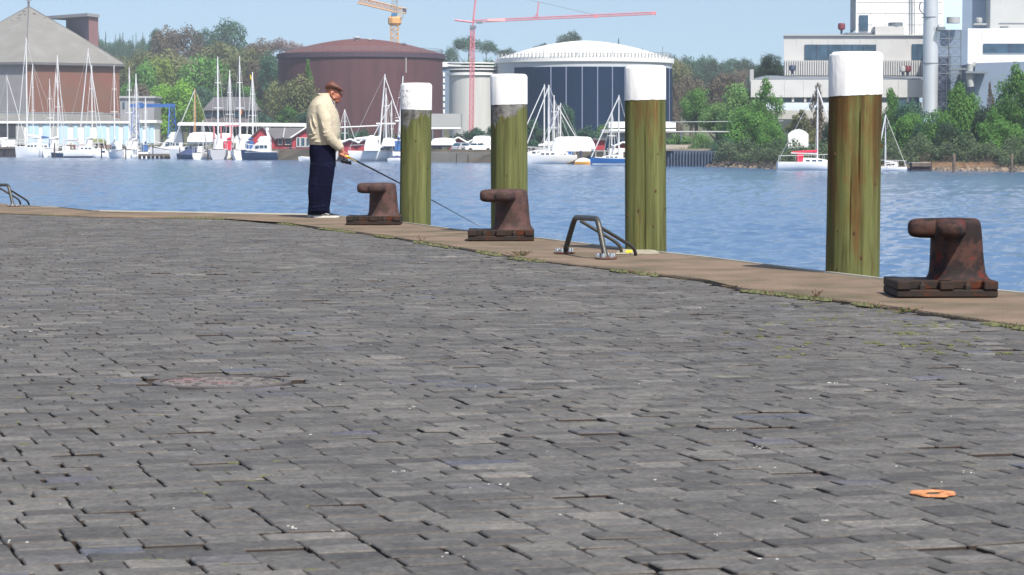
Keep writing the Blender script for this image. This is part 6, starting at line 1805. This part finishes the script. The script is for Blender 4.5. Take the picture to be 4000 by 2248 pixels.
def crown_mesh(seed, form, leaves, lsize):
    """foliage in a unit box: radius 1 horizontally, z from 0 (crown base) to 2"""
    g = random.Random(seed); vs, fs = [], []
    cl = []
    if form == 'round':
        for k in range(26):
            a = g.uniform(0, 6.283); zz = g.uniform(-.85, 1); r = math.sqrt(max(0, 1 - zz * zz)) * g.uniform(.45, .82)
            cl.append((r * math.cos(a), r * math.sin(a), 1 + zz * .78, g.uniform(.26, .44)))
    elif form == 'upright':
        for k in range(34):
            t = k / 33; a = g.uniform(0, 6.283); w = (math.sin(math.pi * min(1, t * .80 + .20)) ** .7) * (1 - .25 * t)
            r = g.uniform(.15, .95) * w; cl.append((r * math.cos(a), r * math.sin(a), t * 1.85 + .05, g.uniform(.22, .42) * (1.1 - .55 * t)))
    elif form == 'bush':
        for k in range(18):
            a = g.uniform(0, 6.283); r = g.uniform(0, .8); cl.append((r * math.cos(a), r * math.sin(a), g.uniform(.2, 1.5 - r * .7), g.uniform(.25, .42)))
    elif form == 'conifer':
        for k in range(26):
            t = k / 25; a = g.uniform(0, 6.283); w = (1 - t) * .8 + .04; r = w * g.uniform(.2, .9)
            cl.append((r * math.cos(a), r * math.sin(a), t * 1.95, (.30 * (1 - t) + .07)))
    elif form == 'umbrella':
        for k in range(22):
            a = g.uniform(0, 6.283); r = math.sqrt(g.random()) * .85; cl.append((r * math.cos(a), r * math.sin(a), 1.35 + .45 * (1 - r * r) + g.uniform(-.12, .1), g.uniform(.2, .32)))
    tot = sum(c[3] ** 2 for c in cl)
    for cx, cy, cz, cr in cl:
        n = max(6, int(leaves * cr * cr / tot))
        for k in range(n):
            u = Vector((g.gauss(0, 1), g.gauss(0, 1), g.gauss(0, 1))).normalized()
            rad = cr * g.uniform(.55, 1.12) if g.random() < .85 else cr * g.uniform(1.0, 1.4)
            c = Vector((cx, cy, cz)) + Vector((u.x, u.y, u.z * .85)) * rad
            if c.z < .0: c.z = -c.z * .3
            nrm = (u + Vector((g.gauss(0, .45), g.gauss(0, .45), g.gauss(0, .45) + .25))).normalized()
            a = nrm.orthogonal().normalized(); b_ = nrm.cross(a); th = g.uniform(0, 6.283)
            a, b_ = a * math.cos(th) + b_ * math.sin(th), b_ * math.cos(th) - a * math.sin(th)
            s = lsize * g.uniform(.6, 1.35); o = len(vs)
            vs += [c - a * s, c + b_ * s * .6, c + a * s, c - b_ * s * .6]; fs.append((o, o + 1, o + 2, o + 3))
    me = bpy.data.meshes.new('crown'); me.from_pydata([tuple(v) for v in vs], [], fs); me.update(); me.materials.append(LM['green'])
    return me
def trunk_mesh(seed, form):
    g = random.Random(seed); b = B()
    top = 1.5 if form != 'umbrella' else 1.4
    b.tube([(0, 0, -1.6), (.02, .01, -.4), (-.02, 0, .4), (.0, .02, top)], [.09, .07, .055, .02], 7)
    for k in range(7):
        a = g.uniform(0, 6.28); z = g.uniform(-.1, 1.0); r = g.uniform(.4, .75)
        b.tube([(0, 0, z), (r * .5 * math.cos(a), r * .5 * math.sin(a), z + .25), (r * math.cos(a), r * math.sin(a), z + .55)], [.035, .022, .008], 4)
    me = b.mesh('trunk'); me.materials.append(m_bark); return me
CR = {}
for form, n, lv, ls in (('round', 4, 4200, .058), ('upright', 3, 2300, .07), ('bush', 3, 2000, .07), ('conifer', 2, 900, .09), ('umbrella', 2, 2200, .045)):
    CR[form] = [(crown_mesh(100 + i * 7 + len(form), form, lv, ls), trunk_mesh(50 + i, form)) for i in range(n)]
for form, n, lv, ls in (('fineround', 2, 8500, .044), ('fineupright', 3, 9000, .038)):
    CR[form] = [(crown_mesh(300 + i * 7, form[4:], lv, ls), trunk_mesh(60 + i, form)) for i in range(n)]
tcount = 0
def tree(px, top, rpx, bot, d, form, kind, label, cat='tree', group=None, ry=None, name='broadleaf_tree'):
    """crown spans px +- rpx, top..bot (photo rows) at distance d; trunk goes down to the ground there"""
    global tcount
    if form == 'fineupright': rpx *= 1.3
    tcount += 1; g = random.Random(tcount * 13 + 5)
    zt_, zb = Z(top, d), Z(bot, d); r = rpx * d / F; gz = land_z(px, d)
    t = thing(name, label, cat, (X(px, d), d, gz), g.uniform(0, 6.28), group)
    cm, tm = CR[form][g.randrange(len(CR[form]))]
    k = (zt_ - zb) / 2
    def lk(me, nm, m):
        o = bpy.data.objects.new(nm, me); COL.objects.link(o); o.parent = t
        o.location = (0, 0, zb - gz); o.scale = (r, r * (ry or 1), k)
        o.material_slots[0].link = 'OBJECT'; o.material_slots[0].material = m
        return o
    lk(cm, 'crown', LM[kind])
    o = lk(tm, 'trunk', m_bark)
    if zb - gz > 1.5 * k:
        pass
    b = B().tube([(0, 0, -.5), (0, 0, max(.2, zb - gz + .3 * k))], [.10 * r + .08, .07 * r + .05], 7)
    part('lower_trunk', b, m_bark, t)
    return t
T = [
 # left hill skyline and woods   px, top, rpx, bot, d, form, kind, label, group
 (648, 108, 62, 300, 900, 'round', 'brown', 'rounded grey-brown budding tree on the skyline, left of the two behind the marina', None),
 (722, 104, 72, 300, 905, 'round', 'brown', 'grey-brown budding tree on the skyline touching the dark green round tree', None),
 (895, 76, 84, 260, 960, 'round', 'teal', 'tallest dark green round tree standing on the skyline', None),
 (795, 112, 42, 230, 940, 'round', 'teal', 'smaller dark green tree on the skyline left of the tallest', None),
 (610, 112, 30, 220, 930, 'round', 'teal', 'small dark tree crown peeping over the grey-brown tree', None),
 (1100, 152, 62, 300, 880, 'umbrella', 'pink', 'pinkish bare-twigged tree left of the red-brown tank roof', None),
 (1150, 165, 50, 300, 870, 'umbrella', 'pink', 'pale pink budding tree touching the red-brown tank', None),
 (1010, 158, 80, 320, 860, 'round', 'brown', 'brownish budding tree under the tallest skyline tree', None),
 (860, 165, 95, 360, 840, 'round', 'olive', 'olive budding tree in the middle of the left wood', None),
 (960, 190, 90, 380, 800, 'round', 'olive', 'olive-brown tree right of the middle of the left wood', None),
 (560, 195, 80, 360, 800, 'round', 'olive', 'olive tree right of the storehouse roof', None),
 (470, 215, 60, 360, 790, 'round', 'olive', 'olive tree just behind the storehouse roof edge', None),
 (680, 200, 95, 380, 780, 'round', 'olive', 'wide olive tree below the grey-brown skyline pair', None),
 (560, 238, 60, 430, 720, 'round', 'green', 'mid green tree right of the storehouse wall', None),
 (628, 215, 62, 420, 730, 'round', 'yellow', 'yellow-green tree above the gantry crane', None),
 (795, 212, 98, 420, 700, 'round', 'green', 'large fresh green round tree behind the bright one', None),
 (690, 318, 102, 560, 640, 'fineround', 'bright', 'brightest green tree right behind the blue gantry crane', None),
 (770, 370, 40, 560, 620, 'upright', 'yellow', 'thin yellow-green budding tree beside the wooden mast', None),
 (1000, 240, 62, 420, 700, 'round', 'brown', 'grey-brown tree before the left edge of the red-brown tank', None),
 (1060, 205, 55, 380, 690, 'round', 'teal', 'teal-green tree left of the red-brown tank wall', None),
 (920, 330, 60, 450, 650, 'round', 'dark', 'dark tree behind the grey hall', None),
 (1090, 320, 66, 500, 548, 'round', 'olive', 'olive tree in front of the red-brown tank left corner', None),
 (1180, 298, 82, 500, 543, 'round', 'olive', 'rounded olive tree before the red-brown tank left of the man', None),
 (1205, 232, 26, 420, 545, 'upright', 'green', 'slender green tree rising before the red-brown tank', None),
 (1130, 400, 60, 510, 535, 'bush', 'green', 'green shrub above the white shelter roof, left of two', None),
 (1210, 400, 60, 515, 533, 'bush', 'teal', 'dark green shrub above the white shelter roof behind the man', None),
 (1030, 420, 56, 510, 540, 'bush', 'teal', 'teal shrub between grey hall and olive tree', None),
 # middle
 (1830, 142, 62, 300, 1000, 'umbrella', 'teal', 'hazy grey tree behind the thin red crane mast', None),
 (1900, 160, 46, 300, 1010, 'umbrella', 'teal', 'hazy grey tree just right of the red crane mast', None),
 (1760, 185, 40, 300, 990, 'round', 'teal', 'hazy low tree behind the stair tower', None),
 (1985, 190, 42, 290, 950, 'umbrella', 'dark', 'flat-topped dark tree left of the white dome', None),
 (2225, 124, 60, 260, 980, 'round', 'dark', 'dark round tree rising over the white dome', None),
 (2120, 168, 48, 260, 970, 'round', 'dark', 'low dark tree over the left slope of the white dome', None),
 (2415, 150, 16, 260, 960, 'conifer', 'dark', 'small dark fir rising over the right slope of the white dome', None),
 (1830, 235, 60, 380, 800, 'round', 'green', 'green tree behind the white silo', None), (1910, 232, 60, 380, 805, 'round', 'teal', 'teal tree between white silo and white dome tank', None),
 # shrubs before the tanks
 (1345, 486, 52, 575, 470, 'bush', 'teal', 'dark green hedge bush right of the man', None), (1412, 484, 60, 575, 468, 'bush', 'teal', 'dark green hedge bush below the red-brown tank', None), (1505, 486, 62, 575, 470, 'bush', 'dark', 'dark hedge bush left of the scratched pile', None),
 (1790, 498, 60, 600, 452, 'bush', 'dark', 'dark bush above the silver car', None), (1855, 476, 66, 575, 455, 'bush', 'teal', 'green bush above the white cube tarpaulin', None), (1925, 478, 56, 570, 452, 'bush', 'teal', 'green bush left of the green pile', None),
 (1700, 530, 40, 590, 455, 'bush', 'brown', 'brown leafless bush right of the scratched pile', None),
 (2080, 445, 60, 590, 430, 'bush', 'teal', 'dark green bush before the left navy panels', None), (2140, 470, 60, 590, 425, 'bush', 'dark', 'dark bush behind the clustered masts', None),
 (2215, 408, 36, 560, 430, 'round', 'teal', 'green tree before the navy panels right of the clustered masts', None), (2290, 470, 60, 570, 425, 'bush', 'teal', 'green bush above the white canopy', None), (2370, 450, 56, 560, 428, 'bush', 'green', 'green bush before the navy panels near the cracked pile', None),
 (2430, 470, 50, 560, 430, 'bush', 'teal', 'teal bush left of the cracked pile', None),
 # right hill
 (2650, 232, 66, 400, 700, 'round', 'olive', 'olive-brown tree right of the navy tank edge', None), (2700, 300, 70, 480, 600, 'round', 'brown', 'grey-brown tree right of the cracked pile', None), (2640, 330, 50, 560, 560, 'upright', 'brown', 'tall bare brown tree touching the cracked pile', None),
 (2820, 290, 80, 470, 580, 'round', 'brown', 'brown tree behind the pale green ones left of the power station', None),
 (2720, 345, 70, 500, 420, 'fineround', 'green', 'round mid green tree right of the cracked pile', None), (2800, 400, 80, 560, 380, 'fineround', 'willow', 'pale green willow left of the power station wing', None),
 (2885, 330, 92, 560, 372, 'fineround', 'willow', 'large light green tree left of the power station wing', None), (2990, 308, 66, 600, 340, 'fineupright', 'green', 'tall pointed green tree before the power station wing', None),
 (2925, 420, 90, 640, 332, 'fineround', 'green', 'broad green tree at the water left of the white tent', None), (3010, 480, 66, 640, 322, 'fineround', 'green', 'green shrub tree at the water before the white tent', None),
 (2650, 500, 62, 600, 346, 'bush', 'willow', 'silvery willow bush by the sheet-pile wall', None), (2740, 520, 60, 640, 340, 'fineround', 'willow', 'light green bush over the sheet-pile wall', None), (2830, 540, 66, 650, 330, 'fineround', 'teal', 'dark green bush at the waterline', None),
 (3130, 430, 60, 560, 330, 'upright', 'olive', 'sparse olive tree left of the red-covered yacht', None), (3195, 330, 44, 560, 335, 'upright', 'brown', 'narrow brown tree behind the mast of the red-covered yacht', None), (3160, 600, 56, 655, 300, 'bush', 'green', 'low green bush behind the red-covered yacht', None),
 (3250, 470, 50, 640, 315, 'fineround', 'dark', 'dark green tree partly hidden behind the nearest pile', None),
 (3480, 345, 50, 640, 305, 'fineupright', 'green', 'slim green tree just right of the nearest pile', None), (3545, 440, 74, 650, 296, 'fineround', 'green', 'green tree behind the small white sailing boat', None), (3590, 520, 62, 650, 290, 'fineround', 'dark', 'dark green bush right of the small white sailing boat', None),
 (3655, 430, 66, 655, 288, 'fineround', 'bluegreen', 'dark tree below the round flue', None), (3745, 322, 70, 650, 290, 'fineupright', 'green', 'tall dense green tree right of the scaffold tower', None), (3700, 480, 74, 660, 284, 'fineround', 'dark', 'dark round tree before the thick grey post', None),
 (3866, 325, 26, 600, 300, 'upright', 'brown', 'narrow brown tree before the blue-grey hall', None), (3880, 420, 66, 660, 284, 'fineupright', 'green', 'green tree left of the tallest tree at the right edge', None), (3965, 255, 86, 655, 286, 'fineupright', 'green', 'tallest green tree at the right edge', None),
 (3930, 470, 90, 665, 280, 'fineround', 'bluegreen', 'dark undergrowth tree below the tallest right edge tree', None), (4060, 330, 80, 660, 282, 'fineupright', 'dark', 'dark tree cut off by the right edge', None), (3810, 600, 60, 664, 278, 'bush', 'green', 'low bush below the white board', None), (3660, 600, 60, 655, 280, 'bush', 'dark', 'low dark bush left of the thick grey post', None),
 (3750, 345, 84, 655, 291, 'fineround', 'green', 'full crown of the dense green tree below the scaffold tower', None), (3560, 395, 84, 640, 302, 'fineround', 'teal', 'broad dark green tree between the nearest pile and the round flue', None),
 (3972, 290, 112, 662, 288, 'fineround', 'green', 'broad green crown filling the right edge below the tallest tree', None), (3470, 430, 66, 640, 306, 'fineround', 'green', 'green tree touching the right side of the nearest pile', None),
 (3880, 400, 84, 655, 289, 'fineround', 'dark', 'dark green tree before the blue-grey hall', None), (3650, 470, 90, 655, 292, 'fineround', 'teal', 'dark green rounded tree under the round flue platform', None),
 (4110, 420, 110, 660, 290, 'fineround', 'dark', 'dark crown just beyond the right edge', None), (3330, 440, 80, 640, 312, 'fineround', 'dark', 'dark tree hidden mostly behind the nearest pile', None),
 (3010, 212, 56, 330, 440, 'fineround', 'dark', 'dark blue-green tree behind the power station left corner', None), (2975, 260, 36, 340, 445, 'round', 'dark', 'smaller dark tree by the short chimney', None),
]
for px, top, rp, bot, d, form, kind, label, grp in T:
    tree(px, top, rp, bot, d, form, kind, label, group=grp)
# woodland on the hills that nothing tells apart
wg = random.Random(77)
ORD = 'first second third fourth fifth sixth seventh eighth ninth tenth eleventh twelfth thirteenth fourteenth fifteenth sixteenth seventeenth eighteenth nineteenth twentieth'.split()
def wood(n, px0, px1, d0, d1, toppy, kinds, label, group, r=(34, 60), forms=('round',), minpy=None):
    for k in range(n):
        px = px0 + (px1 - px0) * (k + wg.uniform(.1, .9)) / n; d = wg.uniform(d0, d1)
        top = float(np.interp(px, [a for a, b in toppy], [b for a, b in toppy])) + wg.uniform(0, 16)
        rp = wg.uniform(*r); tree(px, top, rp, top + wg.uniform(100, 170), d, wg.choice(forms), wg.choice(kinds), label + ', %s from left' % ORD[k], group=group)
wood(12, 380, 640, 1180, 1300, [(380, 152), (640, 148)], ['teal'], 'bluish distant tree right of the storehouse', 'distant wood right of the storehouse', (20, 34))
wood(9, 385, 600, 1150, 1200, [(380, 122), (600, 122)], ['teal'], 'thin fir tip on the far ridge right of the storehouse', 'fir tips on the far ridge', (9, 14), ('conifer',))
wood(14, 2610, 3080, 880, 960, [(2610, 212), (2750, 216), (3080, 236)], ['teal', 'teal', 'dark'], 'teal tree of the wood right of the navy tank', 'wood right of the navy tank', (36, 54))
wood(10, 2620, 3060, 760, 820, [(2610, 262), (3080, 275)], ['teal', 'dark', 'brown'], 'darker lower tree in the wood right of the navy tank', 'lower wood right of the navy tank', (40, 56))
wood(12, 420, 1120, 850, 900, [(420, 262), (700, 230), (1120, 240)], ['olive', 'brown', 'green'], 'budding tree filling the left wooded hill', 'filling trees of the left hill', (60, 80))
wood(12, 400, 1100, 690, 760, [(420, 330), (700, 330), (1120, 330)], ['olive', 'brown', 'green', 'teal'], 'lower budding tree on the left wooded hill', 'lower trees of the left hill', (60, 80))
wood(12, 1720, 2600, 930, 990, [(1720, 262), (2600, 250)], ['teal', 'green'], 'hazy tree of the low wood behind the two round tanks', 'low wood behind the tanks', (44, 60))
wood(8, 1740, 1980, 760, 800, [(1740, 300), (1980, 290)], ['green', 'teal'], 'green tree of the strip behind the white silo', 'green strip behind the silo', (40, 54))
wood(8, 980, 1290, 560, 600, [(980, 430), (1290, 440)], ['green', 'teal'], 'green shrub above the long white shelter roof', 'shrubs above the shelter roof', (34, 50), ('bush',))

for k in range(18):
    px = 2590 + 92 * k + wg.uniform(-20, 20); d = S(px) + wg.uniform(9, 14); tp = wg.uniform(548, 592)
    if 3770 < px < 3870: continue
    tree(px, tp, wg.uniform(50, 74), HOR + 2.5 * F / d, d, 'bush', wg.choice(['dark', 'teal', 'bluegreen', 'green', 'bluegreen']), 'bush of the waterside hedge on the right bank, %s from left' % ORD[k], cat='bush', group='waterside bushes on the right bank', name='waterside_bush')
# ------------------------------------------------------------------ haze
m = bpy.data.materials.new('haze_air'); m.use_nodes = True
N = m.node_tree.nodes; N.clear()
pv = N.new('ShaderNodeVolumePrincipled'); ou = N.new('ShaderNodeOutputMaterial')
pv.inputs['Color'].default_value = (0.86, 0.93, 1.0, 1); pv.inputs['Density'].default_value = 0.00016; pv.inputs['Anisotropy'].default_value = 0.0
m.node_tree.links.new(pv.outputs[0], ou.inputs['Volume'])
hz = B().box(-620, 620, -40, 1560, -6.5, 95)
ho = structure('haze', hz, m, kind='stuff')

for o in bpy.data.objects:
    n = o.name.split('.')[0]
    if n in ('stud_pattern', 'knots', 'scratch_marks', 'eyes', 'roof_vents', 'hip_ridges', 'railing', 'rim_posts', 'seams', 'windows', 'guard_rail', 'rigging', 'spreaders', 'corrugated_screen', 'scaffold_tower',
             'bracing', 'platform_legs', 'bolts', 'pile_sheets', 'hull_windows', 'crown', 'leaves', 'stem', 'top_ring', 'frame', 'panel_joints', 'wall_joints') and o.parent is not None and o.type == 'MESH':
        if n in ('frame', 'stem'): continue
        o['kind'] = 'stuff'
